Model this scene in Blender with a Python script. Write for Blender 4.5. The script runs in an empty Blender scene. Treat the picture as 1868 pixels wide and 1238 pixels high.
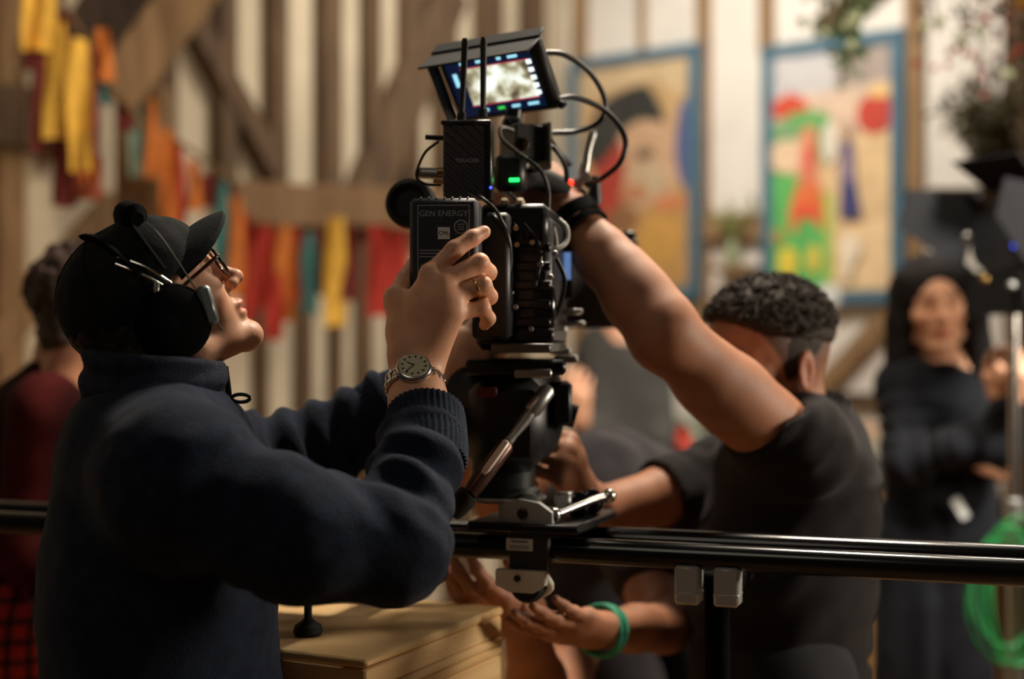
import bpy, math, random
import numpy as np
from mathutils import Vector, Matrix

random.seed(7)
rng = np.random.default_rng(7)
scene = bpy.context.scene
C = scene.collection
PI = math.pi

# ------------------------------------------------------------------ camera
CAM_Z = 1.5
FPX = 50.0 / 36.0 * 1868.0          # focal length in pixels of the 1868 px wide frame
cam_data = bpy.data.cameras.new('camera')
cam_data.lens = 50.0
cam_data.sensor_width = 36.0
cam_data.dof.use_dof = True
cam_data.dof.focus_distance = 1.67
cam_data.dof.aperture_fstop = 1.65
cam_data.dof.aperture_blades = 9
cam = bpy.data.objects.new('camera', cam_data)
cam.location = (0, 0, CAM_Z)
cam.rotation_euler = (PI / 2, 0, 0)
C.objects.link(cam)
scene.camera = cam

# ------------------------------------------------------------------ world, lamps, exposure
scene.view_settings.view_transform = 'Standard'
scene.view_settings.look = 'None'
scene.view_settings.gamma = 1.0
scene.view_settings.use_curve_mapping = False
scene.view_settings.exposure = 0.0
world = bpy.data.worlds.new('world')
scene.world = world
world.use_nodes = True
world.node_tree.nodes['Background'].inputs[0].default_value = (0.55, 0.42, 0.32, 1)
world.node_tree.nodes['Background'].inputs[1].default_value = 0.05

def area_lamp(name, loc, target, power, size, color, spread=PI):
    d = bpy.data.lights.new(name, 'AREA')
    d.shape = 'DISK'
    d.size = size
    d.energy = power
    d.color = color
    d.spread = spread
    o = bpy.data.objects.new(name, d)
    o.location = loc
    v = Vector(target) - Vector(loc)
    o.rotation_euler = v.to_track_quat('-Z', 'Y').to_euler()
    C.objects.link(o)
    return o

WARM = (1.0, 0.87, 0.70)
SOFTW = (1.0, 0.94, 0.85)
area_lamp('lamp_over_paintings', (0.50, 4.9, 3.5), (0.85, 6.7, 1.6), 52, 0.8, SOFTW)
area_lamp('lamp_over_crew', (0.50, 2.60, 3.2), (0.0, 1.8, 1.4), 62, 0.40, WARM)
area_lamp('lamp_right_side', (2.1, 1.98, 1.75), (-0.2, 1.78, 1.25), 32, 0.5, WARM)
area_lamp('added_face_light', (1.9, 2.3, 2.7), (1.1, 3.55, 1.5), 12, 0.4, SOFTW, 1.0)  # added to brighten the long-haired person's face, no known lamp
area_lamp('added_ribbon_light', (-0.7, 3.0, 3.5), (-1.5, 4.3, 2.0), 11, 0.5, WARM)  # added light that lifts the ribbons, no known lamp there
area_lamp('lamp_back', (1.3, 3.5, 3.0), (0.2, 1.9, 1.45), 14, 0.45, WARM)
area_lamp('lamp_over_timber_wall', (-0.6, 4.6, 3.9), (-1.0, 6.0, 1.6), 9, 0.8, WARM)
area_lamp('added_front_fill', (-0.9, 0.1, 3.2), (0.0, 1.8, 1.4), 4.4, 1.0, WARM)  # weak fill added from the camera side, no known lamp

# ------------------------------------------------------------------ pixel + depth -> point
def P(px, py, d):
    """point that stands d metres in front of the camera on the ray of a photo pixel"""
    return Vector(((px - 934.0) / FPX * d, d, CAM_Z - (py - 619.0) / FPX * d))

def lin(c):
    """sRGB 0-255 -> linear rgba"""
    r = []
    for v in c[:3]:
        v = v / 255.0
        r.append(v / 12.92 if v <= 0.04045 else ((v + 0.055) / 1.055) ** 2.4)
    return (r[0], r[1], r[2], 1.0)

# ------------------------------------------------------------------ materials
MATS = {}
def mat(name, col, rough=0.6, metal=0.0, bump=0.0, bscale=60.0, var=0.0, vscale=6.0, col2=None,
        emit=0.0, sss=0.0, wave=None, sheen=0.0, attr=None, coat=0.0, stretch=None, spec=None):
    if name in MATS:
        return MATS[name]
    m = bpy.data.materials.new(name)
    m.use_nodes = True
    nt = m.node_tree
    b = nt.nodes['Principled BSDF']
    c = lin(col)
    b.inputs['Base Color'].default_value = c
    b.inputs['Roughness'].default_value = rough
    b.inputs['Metallic'].default_value = metal
    if spec is not None:
        b.inputs['Specular IOR Level'].default_value = spec
    if coat:
        b.inputs['Coat Weight'].default_value = coat
    if sheen:
        b.inputs['Sheen Weight'].default_value = sheen
        b.inputs['Sheen Roughness'].default_value = 0.5
    if sss:
        b.inputs['Subsurface Weight'].default_value = sss
        b.inputs['Subsurface Radius'].default_value = (0.012, 0.005, 0.003)
        b.inputs['Subsurface Scale'].default_value = 0.6
    if emit:
        b.inputs['Emission Color'].default_value = c
        b.inputs['Emission Strength'].default_value = emit
    L = nt.links.new
    tc = nt.nodes.new('ShaderNodeTexCoord')
    src = tc.outputs['Object']
    if stretch:
        mp = nt.nodes.new('ShaderNodeMapping')
        mp.inputs['Scale'].default_value = stretch
        L(src, mp.inputs['Vector'])
        src = mp.outputs['Vector']
    base_out = None
    if var or col2:
        n = nt.nodes.new('ShaderNodeTexNoise')
        n.inputs['Scale'].default_value = vscale
        n.inputs['Detail'].default_value = 6.0
        L(src, n.inputs['Vector'])
        r = nt.nodes.new('ShaderNodeValToRGB')
        c2 = lin(col2) if col2 else tuple(min(1, x * (1 - var)) for x in c[:3]) + (1,)
        c1 = c if col2 else tuple(min(1, x * (1 + var)) for x in c[:3]) + (1,)
        r.color_ramp.elements[0].color = c2
        r.color_ramp.elements[0].position = 0.35
        r.color_ramp.elements[1].color = c1
        r.color_ramp.elements[1].position = 0.65
        L(n.outputs['Fac'], r.inputs['Fac'])
        base_out = r.outputs['Color']
    if attr:
        a = nt.nodes.new('ShaderNodeAttribute')
        a.attribute_name = attr
        if base_out is None:
            base_out = a.outputs['Color']
        else:
            mx = nt.nodes.new('ShaderNodeMix')
            mx.data_type = 'RGBA'
            mx.blend_type = 'MULTIPLY'
            mx.inputs[0].default_value = 1.0
            L(base_out, mx.inputs[6])
            L(a.outputs['Color'], mx.inputs[7])
            base_out = mx.outputs[2]
    if base_out is not None:
        L(base_out, b.inputs['Base Color'])
    if bump or wave:
        bp = nt.nodes.new('ShaderNodeBump')
        bp.inputs['Strength'].default_value = bump if bump else 0.3
        bp.inputs['Distance'].default_value = 0.004
        if wave:
            w = nt.nodes.new('ShaderNodeTexWave')
            w.inputs['Scale'].default_value = wave[0]
            w.inputs['Distortion'].default_value = wave[1]
            w.bands_direction = wave[2] if len(wave) > 2 else 'Z'
            L(src, w.inputs['Vector'])
            L(w.outputs['Fac'], bp.inputs['Height'])
        else:
            n2 = nt.nodes.new('ShaderNodeTexNoise')
            n2.inputs['Scale'].default_value = bscale
            n2.inputs['Detail'].default_value = 5.0
            L(src, n2.inputs['Vector'])
            L(n2.outputs['Fac'], bp.inputs['Height'])
        L(bp.outputs['Normal'], b.inputs['Normal'])
    MATS[name] = m
    return m

# ------------------------------------------------------------------ objects
ORG = {}
def org(o):
    return ORG.get(o.name, Vector((0, 0, 0))) if o is not None else Vector((0, 0, 0))

def tag(o, label=None, cat=None, group=None, kind=None):
    if label: o['label'] = label
    if cat: o['category'] = cat
    if group: o['group'] = group
    if kind: o['kind'] = kind
    return o

def thing(name, label, cat, loc=(0, 0, 0), group=None, kind=None):
    o = bpy.data.objects.new(name, None)
    o.empty_display_size = 0.05
    C.objects.link(o)
    o.location = loc
    ORG[o.name] = Vector(loc)
    return tag(o, label, cat, group, kind)

def link_mesh(name, verts, faces, m, parent=None, smooth=True, colors=None, base=None):
    """verts in world coordinates; a part is stored relative to the base of its thing"""
    if parent is not None:
        o3 = org(parent)
    elif base is not None:
        o3 = Vector(base)
    else:
        o3 = Vector((0, 0, 0))
    v = np.asarray([tuple(x) for x in verts] if not isinstance(verts, np.ndarray) else verts, dtype=float)
    v = v - np.array(o3)
    me = bpy.data.meshes.new(name)
    if isinstance(faces, np.ndarray):
        nf = len(faces)
        me.vertices.add(len(v))
        me.vertices.foreach_set('co', v.ravel().astype(np.float32))
        me.loops.add(nf * 4)
        me.loops.foreach_set('vertex_index', faces.ravel().astype(np.int32))
        me.polygons.add(nf)
        me.polygons.foreach_set('loop_start', np.arange(0, nf * 4, 4, dtype=np.int32))
        me.update(calc_edges=True)
        me.validate()
    else:
        me.from_pydata([tuple(x) for x in v], [], faces)
        me.update()
    me.polygons.foreach_set('use_smooth', [smooth] * len(me.polygons))
    if colors is not None:
        a = me.color_attributes.new('tint', 'FLOAT_COLOR', 'POINT')
        cc = np.ones((len(v), 4), dtype=np.float32)
        cc[:, :3] = colors
        a.data.foreach_set('color', cc.ravel())
    if m is not None:
        for mm in (m if isinstance(m, (list, tuple)) else [m]):
            me.materials.append(mm)
    o = bpy.data.objects.new(name, me)
    C.objects.link(o)
    if parent is not None:
        o.parent = parent
        ORG[o.name] = o3
    elif base is not None:
        o.location = base
        ORG[o.name] = o3
    return o

def smooth_by_angle(o, ang=35):
    """keep creases of hard-surface parts"""
    me = o.data
    me.polygons.foreach_set('use_smooth', [True] * len(me.polygons))
    import bmesh
    bm = bmesh.new(); bm.from_mesh(me)
    lim = math.radians(ang)
    for e in bm.edges:
        if len(e.link_faces) == 2:
            e.smooth = e.calc_face_angle(0) < lim
        else:
            e.smooth = False
    bm.to_mesh(me); bm.free()

def bez(pts, n=8):
    """Catmull-Rom polyline"""
    pts = [Vector(p) for p in pts]
    if len(pts) < 3:
        return pts
    out = []
    q = [pts[0] * 2 - pts[1]] + pts + [pts[-1] * 2 - pts[-2]]
    for i in range(1, len(q) - 2):
        for k in range(n):
            t = k / n
            a, b, c, d = q[i - 1], q[i], q[i + 1], q[i + 2]
            out.append(0.5 * ((2 * b) + (c - a) * t + (2 * a - 5 * b + 4 * c - d) * t * t + (3 * b - a - 3 * c + d) * t ** 3))
    out.append(pts[-1])
    return out

class MB:
    """collects primitives, then builds ONE mesh object"""
    def __init__(s):
        s.v = []; s.f = []
    def raw(s, v, f):
        o = len(s.v)
        s.v += [Vector(x) for x in v]
        s.f += [tuple(i + o for i in q) for q in f]
        return s
    def box(s, c, size, rot=None, bev=0.0):
        """bevelled box; rot a 3x3 Matrix"""
        hx, hy, hz = size[0] / 2, size[1] / 2, size[2] / 2
        b = min(bev, hx * .95, hy * .95, hz * .95)
        R = rot if rot is not None else Matrix.Identity(3)
        c = Vector(c)
        if b <= 0:
            v = [Vector((x * hx, y * hy, z * hz)) for x in (-1, 1) for y in (-1, 1) for z in (-1, 1)]
            f = [(0, 1, 3, 2), (4, 6, 7, 5), (0, 4, 5, 1), (2, 3, 7, 6), (0, 2, 6, 4), (1, 5, 7, 3)]
        else:
            v = []; idx = {}
            for x in (-1, 1):
                for y in (-1, 1):
                    for z in (-1, 1):
                        for ax in range(3):
                            p = [x * (hx - b), y * (hy - b), z * (hz - b)]
                            p[ax] = (x * hx, y * hy, z * hz)[ax]
                            idx[(x, y, z, ax)] = len(v)
                            v.append(Vector(p))
            f = []
            for ax in range(3):
                for sg in (-1, 1):
                    o1, o2 = [a for a in range(3) if a != ax]
                    loop = []
                    for (p, q) in ((-1, -1), (1, -1), (1, 1), (-1, 1)):
                        k = [0, 0, 0]; k[ax] = sg; k[o1] = p; k[o2] = q
                        loop.append(idx[(k[0], k[1], k[2], ax)])
                    par = sg * (1 if ax != 1 else -1)
                    f.append(tuple(loop if par > 0 else loop[::-1]))
            for ax in range(3):       # edges running along ax
                o1, o2 = [a for a in range(3) if a != ax]
                for p in (-1, 1):
                    for q in (-1, 1):
                        def kk(sg, face):
                            k = [0, 0, 0]; k[ax] = sg; k[o1] = p; k[o2] = q
                            return idx[(k[0], k[1], k[2], face)]
                        f.append((kk(-1, o1), kk(1, o1), kk(1, o2), kk(-1, o2)))
            for x in (-1, 1):
                for y in (-1, 1):
                    for z in (-1, 1):
                        f.append(tuple(idx[(x, y, z, a)] for a in range(3)))
        return s.raw([R @ p + c for p in v], f)
    def tube(s, pts, r, n=10, smooth=0, flat=1.0, flatdir=None, cap=True):
        pts = [Vector(p) for p in pts]
        if smooth:
            m0 = len(pts)
            P2 = bez(pts, smooth)
            if not isinstance(r, (int, float)):
                r = [r[min(i // smooth, m0 - 1)] + (r[min(i // smooth + 1, m0 - 1)] - r[min(i // smooth, m0 - 1)]) * ((i % smooth) / smooth) for i in range(len(P2))]
            pts = P2
        if isinstance(r, (int, float)):
            r = [r] * len(pts)
        v = []; f = []
        t0 = (pts[1] - pts[0]).normalized()
        up = Vector(flatdir) if flatdir is not None else (Vector((0, 0, 1)) if abs(t0.z) < 0.9 else Vector((1, 0, 0)))
        a = t0.cross(up).normalized()
        for i, p in enumerate(pts):
            t = (pts[min(i + 1, len(pts) - 1)] - pts[max(i - 1, 0)])
            if t.length < 1e-9: t = t0
            t = t.normalized()
            if flatdir is not None:
                a = t.cross(Vector(flatdir)).normalized()
            else:
                a = (a - t * a.dot(t)).normalized()
            b = t.cross(a)
            for k in range(n):
                an = 2 * PI * k / n
                v.append(p + a * (math.cos(an) * r[i]) + b * (math.sin(an) * r[i] * flat))
        m = len(pts)
        for i in range(m - 1):
            for k in range(n):
                k2 = (k + 1) % n
                f.append((i * n + k, i * n + k2, (i + 1) * n + k2, (i + 1) * n + k))
        if cap:
            f.append(tuple(range(n))[::-1]); f.append(tuple((m - 1) * n + k for k in range(n)))
        return s.raw(v, f)
    def cyl(s, a, b, r, r2=None, n=24):
        return s.tube([a, b], [r, r if r2 is None else r2], n)
    def lathe(s, c, axis, prof, n=28, closed=False):
        """prof: (radius, distance along axis)"""
        c = Vector(c); ax = Vector(axis).normalized()
        up = Vector((0, 0, 1)) if abs(ax.z) < 0.9 else Vector((1, 0, 0))
        a = ax.cross(up).normalized(); b = ax.cross(a)
        v = []; f = []
        for (r, h) in prof:
            for k in range(n):
                an = 2 * PI * k / n
                v.append(c + ax * h + a * (math.cos(an) * r) + b * (math.sin(an) * r))
        m = len(prof)
        for i in range(m - 1):
            for k in range(n):
                k2 = (k + 1) % n
                f.append((i * n + k, (i + 1) * n + k, (i + 1) * n + k2, i * n + k2))
        f.append(tuple(range(n))); f.append(tuple((m - 1) * n + k for k in range(n))[::-1])
        return s.raw(v, f)
    def ball(s, c, r, n=10, m=7, rot=None):
        c = Vector(c)
        rr = (r, r, r) if isinstance(r, (int, float)) else r
        R = rot if rot is not None else Matrix.Identity(3)
        v = [c + R @ Vector((0, 0, rr[2]))]; f = []
        for i in range(1, m):
            th = PI * i / m
            for k in range(n):
                an = 2 * PI * k / n
                v.append(c + R @ Vector((math.sin(th) * math.cos(an) * rr[0], math.sin(th) * math.sin(an) * rr[1], math.cos(th) * rr[2])))
        v.append(c - R @ Vector((0, 0, rr[2])))
        for k in range(n):
            f.append((0, 1 + k, 1 + (k + 1) % n))
            for i in range(m - 2):
                a0 = 1 + i * n
                f.append((a0 + k, a0 + n + k, a0 + n + (k + 1) % n, a0 + (k + 1) % n))
            a0 = 1 + (m - 2) * n
            f.append((a0 + k, len(v) - 1, a0 + (k + 1) % n))
        return s.raw(v, f)
    def prism(s, poly, thick, frame):
        """poly: (u, w) outline; frame: (origin, udir, wdir, normal); extruded by thick along normal"""
        o, ud, wd, nd = [Vector(x) for x in frame]
        n = len(poly)
        v = [o + ud * p[0] + wd * p[1] for p in poly] + [o + ud * p[0] + wd * p[1] + nd * thick for p in poly]
        f = [tuple(range(n))[::-1], tuple(range(n, 2 * n))] + [(k, (k + 1) % n, n + (k + 1) % n, n + k) for k in range(n)]
        return s.raw(v, f)
    def build(s, name, m, parent=None, smooth=True, angle=40, base=None):
        o = link_mesh(name, s.v, s.f, m, parent, smooth, base=base)
        import bmesh
        bm = bmesh.new(); bm.from_mesh(o.data)
        bmesh.ops.recalc_face_normals(bm, faces=bm.faces)
        lim = math.radians(angle)
        for e in bm.edges:
            e.smooth = len(e.link_faces) == 2 and e.calc_face_angle(0) < lim
        bm.to_mesh(o.data); bm.free()
        return o

def text_obj(name, s, loc, R, size, m, parent, extrude=0.0002, align='CENTER', bold=0.0):
    cu = bpy.data.curves.new(name, 'FONT')
    cu.body = s; cu.size = size; cu.extrude = extrude
    cu.align_x = align; cu.align_y = 'CENTER'
    cu.offset = bold
    cu.materials.append(m)
    tmp = bpy.data.objects.new('text_shape', cu)
    C.objects.link(tmp)
    dg = bpy.context.evaluated_depsgraph_get()
    me = bpy.data.meshes.new_from_object(tmp.evaluated_get(dg))
    bpy.data.objects.remove(tmp); bpy.data.curves.remove(cu)
    me.name = name
    me.transform(Matrix.Translation(Vector(loc) - org(parent)) @ R.to_4x4())
    o = bpy.data.objects.new(name, me)
    C.objects.link(o)
    o.parent = parent
    ORG[o.name] = org(parent)
    return o

def basis(x, z):
    """3x3 matrix with columns x, y, z (z kept, x made square to it)"""
    z = Vector(z).normalized(); x = Vector(x)
    x = (x - z * x.dot(z)).normalized()
    y = z.cross(x)
    return Matrix((x, y, z)).transposed()

# ------------------------------------------------------------------ signed distance sculpting
class Field:
    def __init__(s, lo, hi, h):
        s.lo = np.array(lo, float); s.h = h
        n = np.ceil((np.array(hi, float) - s.lo) / h).astype(int) + 1
        s.n = n
        s.ax = [s.lo[i] + h * np.arange(n[i]) for i in range(3)]
        s.d = np.full(tuple(n), 0.5, dtype=np.float32)
    def win(s, lo, hi):
        sl = []
        for i in range(3):
            a = int(max(0, math.floor((lo[i] - s.lo[i]) / s.h)))
            b = int(min(s.n[i], math.ceil((hi[i] - s.lo[i]) / s.h) + 1))
            if b <= a: return None
            sl.append(slice(a, b))
        return tuple(sl)
    def pts(s, w):
        return (s.ax[0][w[0]][:, None, None], s.ax[1][w[1]][None, :, None], s.ax[2][w[2]][None, None, :])
    def apply(s, w, nd, k, op):
        o = s.d[w]; nd = nd.astype(np.float32)
        if op == 'add':
            hh = np.maximum(k - np.abs(o - nd), 0) / k if k > 0 else 0
            s.d[w] = np.minimum(o, nd) - hh * hh * k * 0.25
        else:
            nd = -nd
            hh = np.maximum(k - np.abs(o - nd), 0) / k if k > 0 else 0
            s.d[w] = np.maximum(o, nd) + hh * hh * k * 0.25
        return s
    def cone(s, a, b, ra, rb, k=0.01, op='add', flat=None, fk=1.0):
        """tapered capsule; flat = direction in which the section is scaled by fk"""
        a = np.array(a, float); b = np.array(b, float)
        r = max(ra, rb) * max(1.0, fk) + k + 2 * s.h
        w = s.win(np.minimum(a, b) - r, np.maximum(a, b) + r)
        if w is None: return s
        X, Y, Z = s.pts(w)
        ba = b - a; L2 = max(float(ba @ ba), 1e-9)
        px, py, pz = X - a[0], Y - a[1], Z - a[2]
        t = np.clip((px * ba[0] + py * ba[1] + pz * ba[2]) / L2, 0, 1)
        qx, qy, qz = px - t * ba[0], py - t * ba[1], pz - t * ba[2]
        if flat is not None:
            f = np.array(flat, float); f /= np.linalg.norm(f)
            c = qx * f[0] + qy * f[1] + qz * f[2]
            g = (1.0 / fk - 1.0)
            qx, qy, qz = qx + c * g * f[0], qy + c * g * f[1], qz + c * g * f[2]
        dd = np.sqrt(qx * qx + qy * qy + qz * qz) - (ra + (rb - ra) * t)
        if flat is not None and fk < 1: dd = dd * max(fk, 0.4)
        return s.apply(w, dd, k, op)
    def ell(s, c, r, k=0.01, op='add', R=None):
        c = np.array(c, float); r = np.array(r, float)
        m = float(r.max()) + k + 2 * s.h
        w = s.win(c - m, c + m)
        if w is None: return s
        X, Y, Z = s.pts(w)
        x, y, z = X - c[0], Y - c[1], Z - c[2]
        if R is not None:
            R = np.array(R)
            x, y, z = (R[0, 0] * x + R[1, 0] * y + R[2, 0] * z, R[0, 1] * x + R[1, 1] * y + R[2, 1] * z, R[0, 2] * x + R[1, 2] * y + R[2, 2] * z)
        k0 = np.sqrt((x / r[0]) ** 2 + (y / r[1]) ** 2 + (z / r[2]) ** 2)
        k1 = np.sqrt((x / r[0] ** 2) ** 2 + (y / r[1] ** 2) ** 2 + (z / r[2] ** 2) ** 2) + 1e-9
        return s.apply(w, k0 * (k0 - 1.0) / k1, k, op)
    def cut(s, p, n, k=0.0):
        """remove everything on the side that n points to"""
        w = (slice(None),) * 3
        X, Y, Z = s.pts(w)
        n = np.array(n, float); n /= np.linalg.norm(n)
        dd = (X - p[0]) * n[0] + (Y - p[1]) * n[1] + (Z - p[2]) * n[2]
        return s.apply(w, -dd * np.ones_like(s.d), k, 'sub') if False else s._max(dd * np.ones_like(s.d), k)
    def _max(s, nd, k):
        nd = nd.astype(np.float32)
        if k > 0:
            hh = np.maximum(k - np.abs(s.d - nd), 0) / k
            s.d = np.maximum(s.d, nd) + hh * hh * k * 0.25
        else:
            s.d = np.maximum(s.d, nd)
        return s
    def mesh(s, smooth=2):
        d = s.d
        nx, ny, nz = d.shape
        ins = d < 0
        cnt = np.zeros((nx - 1, ny - 1, nz - 1), dtype=np.int8)
        for i in (0, 1):
            for j in (0, 1):
                for k in (0, 1):
                    cnt += ins[i:nx - 1 + i, j:ny - 1 + j, k:nz - 1 + k]
        act = (cnt > 0) & (cnt < 8)
        I, J, K = np.nonzero(act)
        idx = np.full(cnt.shape, -1, dtype=np.int32)
        idx[I, J, K] = np.arange(len(I))
        cor = [(a, b, c) for a in (0, 1) for b in (0, 1) for c in (0, 1)]
        val = np.stack([d[I + a, J + b, K + c] for (a, b, c) in cor], 1)
        acc = np.zeros((len(I), 3)); num = np.zeros(len(I))
        for p in range(8):
            for q in range(p + 1, 8):
                df = [cor[q][t] - cor[p][t] for t in range(3)]
                if sum(abs(x) for x in df) != 1: continue
                va, vb = val[:, p], val[:, q]
                m = (va < 0) != (vb < 0)
                t = np.where(m, va / np.where(m, va - vb, 1), 0)
                for ax in range(3):
                    acc[:, ax] += np.where(m, cor[p][ax] + t * df[ax], 0)
                num += m
        V = acc / num[:, None] + np.stack([I, J, K], 1)
        V = V * s.h + s.lo
        quads = []
        for ax in range(3):
            a = [slice(None)] * 3; b = [slice(None)] * 3
            a[ax] = slice(0, -1); b[ax] = slice(1, None)
            A = ins[tuple(a)]; B = ins[tuple(b)]
            E = np.stack(np.nonzero(A != B), 1)
            o1, o2 = [t for t in range(3) if t != ax]
            ok = (E[:, o1] > 0) & (E[:, o2] > 0) & (E[:, o1] < d.shape[o1] - 1) & (E[:, o2] < d.shape[o2] - 1)
            E = E[ok]
            flip = A[E[:, 0], E[:, 1], E[:, 2]]
            q = []
            for (u, v) in ((0, 0), (1, 0), (1, 1), (0, 1)):
                e = E.copy(); e[:, o1] -= u; e[:, o2] -= v
                q.append(idx[e[:, 0], e[:, 1], e[:, 2]])
            q = np.stack(q, 1)
            if ax == 1: flip = ~flip
            q[~flip] = q[~flip][:, ::-1]
            quads.append(q)
        Q = np.concatenate(quads)
        Q = Q[(Q >= 0).all(1)]
        for _ in range(smooth):
            sm = np.zeros_like(V); c = np.zeros(len(V))
            for t in range(4):
                np.add.at(sm, Q[:, t], V[Q[:, (t + 1) % 4]])
                np.add.at(sm, Q[:, (t + 1) % 4], V[Q[:, t]])
                np.add.at(c, Q[:, t], 1); np.add.at(c, Q[:, (t + 1) % 4], 1)
            V = V * 0.5 + 0.5 * sm / np.maximum(c, 1)[:, None]
        return V, Q

def vnormals(V, Q):
    n = np.cross(V[Q[:, 2]] - V[Q[:, 0]], V[Q[:, 3]] - V[Q[:, 1]])
    N = np.zeros_like(V)
    for t in range(4):
        np.add.at(N, Q[:, t], n)
    return N / (np.linalg.norm(N, axis=1)[:, None] + 1e-12)

_tab = rng.random((32, 32, 32))
def vnoise(p, scale):
    """smooth value noise in -1..1"""
    q = p * scale
    i = np.floor(q).astype(int); f = q - i
    f = f * f * (3 - 2 * f)
    r = 0
    for a in (0, 1):
        for b in (0, 1):
            for c in (0, 1):
                w = (f[:, 0] if a else 1 - f[:, 0]) * (f[:, 1] if b else 1 - f[:, 1]) * (f[:, 2] if c else 1 - f[:, 2])
                r = r + w * _tab[(i[:, 0] + a) % 32, (i[:, 1] + b) % 32, (i[:, 2] + c) % 32]
    return r * 2 - 1

def merge(meshes):
    V = []; Q = []; o = 0
    for (v, q) in meshes:
        V.append(v); Q.append(q + o); o += len(v)
    return np.concatenate(V), np.concatenate(Q)

def xform(M, V):
    A = np.array(M)
    return V @ A[:3, :3].T + A[:3, 3]
# ================================================================== the barn
PLASTER_R = mat('white_plaster', (232, 224, 212), 0.9, bump=0.35, bscale=9, var=0.06, vscale=3)
PLASTER_L = mat('aged_lime_plaster', (206, 190, 162), 0.92, bump=0.4, bscale=9, var=0.09, vscale=3)
OAK = mat('old_oak', (106, 82, 56), 0.85, bump=0.6, bscale=14, col2=(70, 52, 36), vscale=5, stretch=(6, 6, 0.7))
OAK_L = mat('pale_oak', (164, 130, 90), 0.8, bump=0.5, bscale=14, col2=(126, 96, 64), vscale=5, stretch=(6, 6, 0.7))
OAK_M = mat('mid_oak', (134, 104, 72), 0.82, bump=0.5, bscale=14, col2=(108, 78, 48), vscale=5, stretch=(6, 6, 0.7))
FLOORW = mat('worn_floorboards', (150, 112, 72), 0.7, bump=0.4, bscale=10, col2=(108, 78, 48), vscale=4)
CORNER = Vector((0.267, 7.21, 0))
WU = {'R': Vector((0.787, -0.617, 0)).normalized(), 'L': Vector((-0.617, -0.787, 0)).normalized()}
WN = {'R': Vector((-0.617, -0.787, 0)).normalized(), 'L': Vector((0.787, -0.617, 0)).normalized()}
ZV = Vector((0, 0, 1))

def on_wall(px, py, w, off=0.0):
    """where the ray of a photo pixel meets the plane standing off metres in front of a wall -> (u, z)"""
    d = P(px, py, 1.0) - Vector((0, 0, CAM_Z))
    o = CORNER + WN[w] * off
    t = (o - Vector((0, 0, CAM_Z))).dot(WN[w]) / d.dot(WN[w])
    q = Vector((0, 0, CAM_Z)) + d * t
    return (q - CORNER).dot(WU[w]), q.z

def wp(u, z, w, off=0.0):
    return CORNER + WU[w] * u + ZV * z + WN[w] * off

def wall_box(mb, w, u0, u1, z0, z1, o0, o1, bev=0.004):
    c = wp((u0 + u1) / 2, (z0 + z1) / 2, w, (o0 + o1) / 2)
    mb.box(c, (abs(u1 - u0), abs(z1 - z0), abs(o1 - o0)), Matrix((WU[w], ZV, WN[w])).transposed(), bev)
    return mb

fl = MB().box((0, 3.5, -0.05), (12, 13, 0.1)).build('floor', FLOORW); tag(fl, kind='structure')
wr = wall_box(MB(), 'R', 0, 6.0, 0, 5.2, -0.15, 0.0).build('wall_right', PLASTER_R); tag(wr, kind='structure')
wl = wall_box(MB(), 'L', 0, 6.5, 0, 5.2, -0.15, 0.0).build('wall_left', PLASTER_L); tag(wl, kind='structure')

def stud(w, px, width, py0=None, py1=None, thick=0.06, m=OAK, name='stud'):
    u, _ = on_wall(px, 619, w)
    z1 = 5.0 if py0 is None else on_wall(px, py0, w)[1]
    z0 = 0.0 if py1 is None else on_wall(px, py1, w)[1]
    return wall_box(MB(), w, u - width / 2, u + width / 2, z0, z1, -0.01, thick).build(name, m, wr if w == 'R' else wl)

def beam(w, a, b, width, thick=0.08, m=OAK, name='brace', off=0.0):
    ua, za = on_wall(a[0], a[1], w); ub, zb = on_wall(b[0], b[1], w)
    A = wp(ua, za, w, off + thick / 2 - 0.005); B = wp(ub, zb, w, off + thick / 2 - 0.005)
    ax = (B - A).normalized()
    return MB().box((A + B) / 2, ((B - A).length, width, thick), basis(ax, WN[w]), 0.006).build(name, m, wr if w == 'R' else wl)

# timber framed wall on the left
for (px, wd, th) in ((283, .10, .07), (398, .085, .07), (492, .085, .07), (588, .11, .07), (665, .08, .07), (735, .10, .07), (800, .12, .07), (880, .16, .07), (960, .14, .07)):
    stud('L', px, wd, None, 380, th)
for (px, wd) in ((468, .055), (545, .075), (603, .06), (655, .08), (720, .10), (830, .20), (930, .16)):
    stud('L', px, wd, 400, None, .05, OAK)
stud('L', 5, .10, None, None, .06, OAK_L)
stud('L', 90, .05, None, 260, .05, OAK)
beam('L', (-90, 205), (110, 232), .20, .12, OAK, 'rail')
beam('L', (395, 372), (1010, 395), .17, .12, OAK_M, 'rail')
beam('L', (318, 10), (488, 318), .10, .09)
beam('L', (810, -20), (640, 392), .20, .09)
beam('L', (205, 372), (-40, 640), .11, .08, OAK_L)
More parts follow.
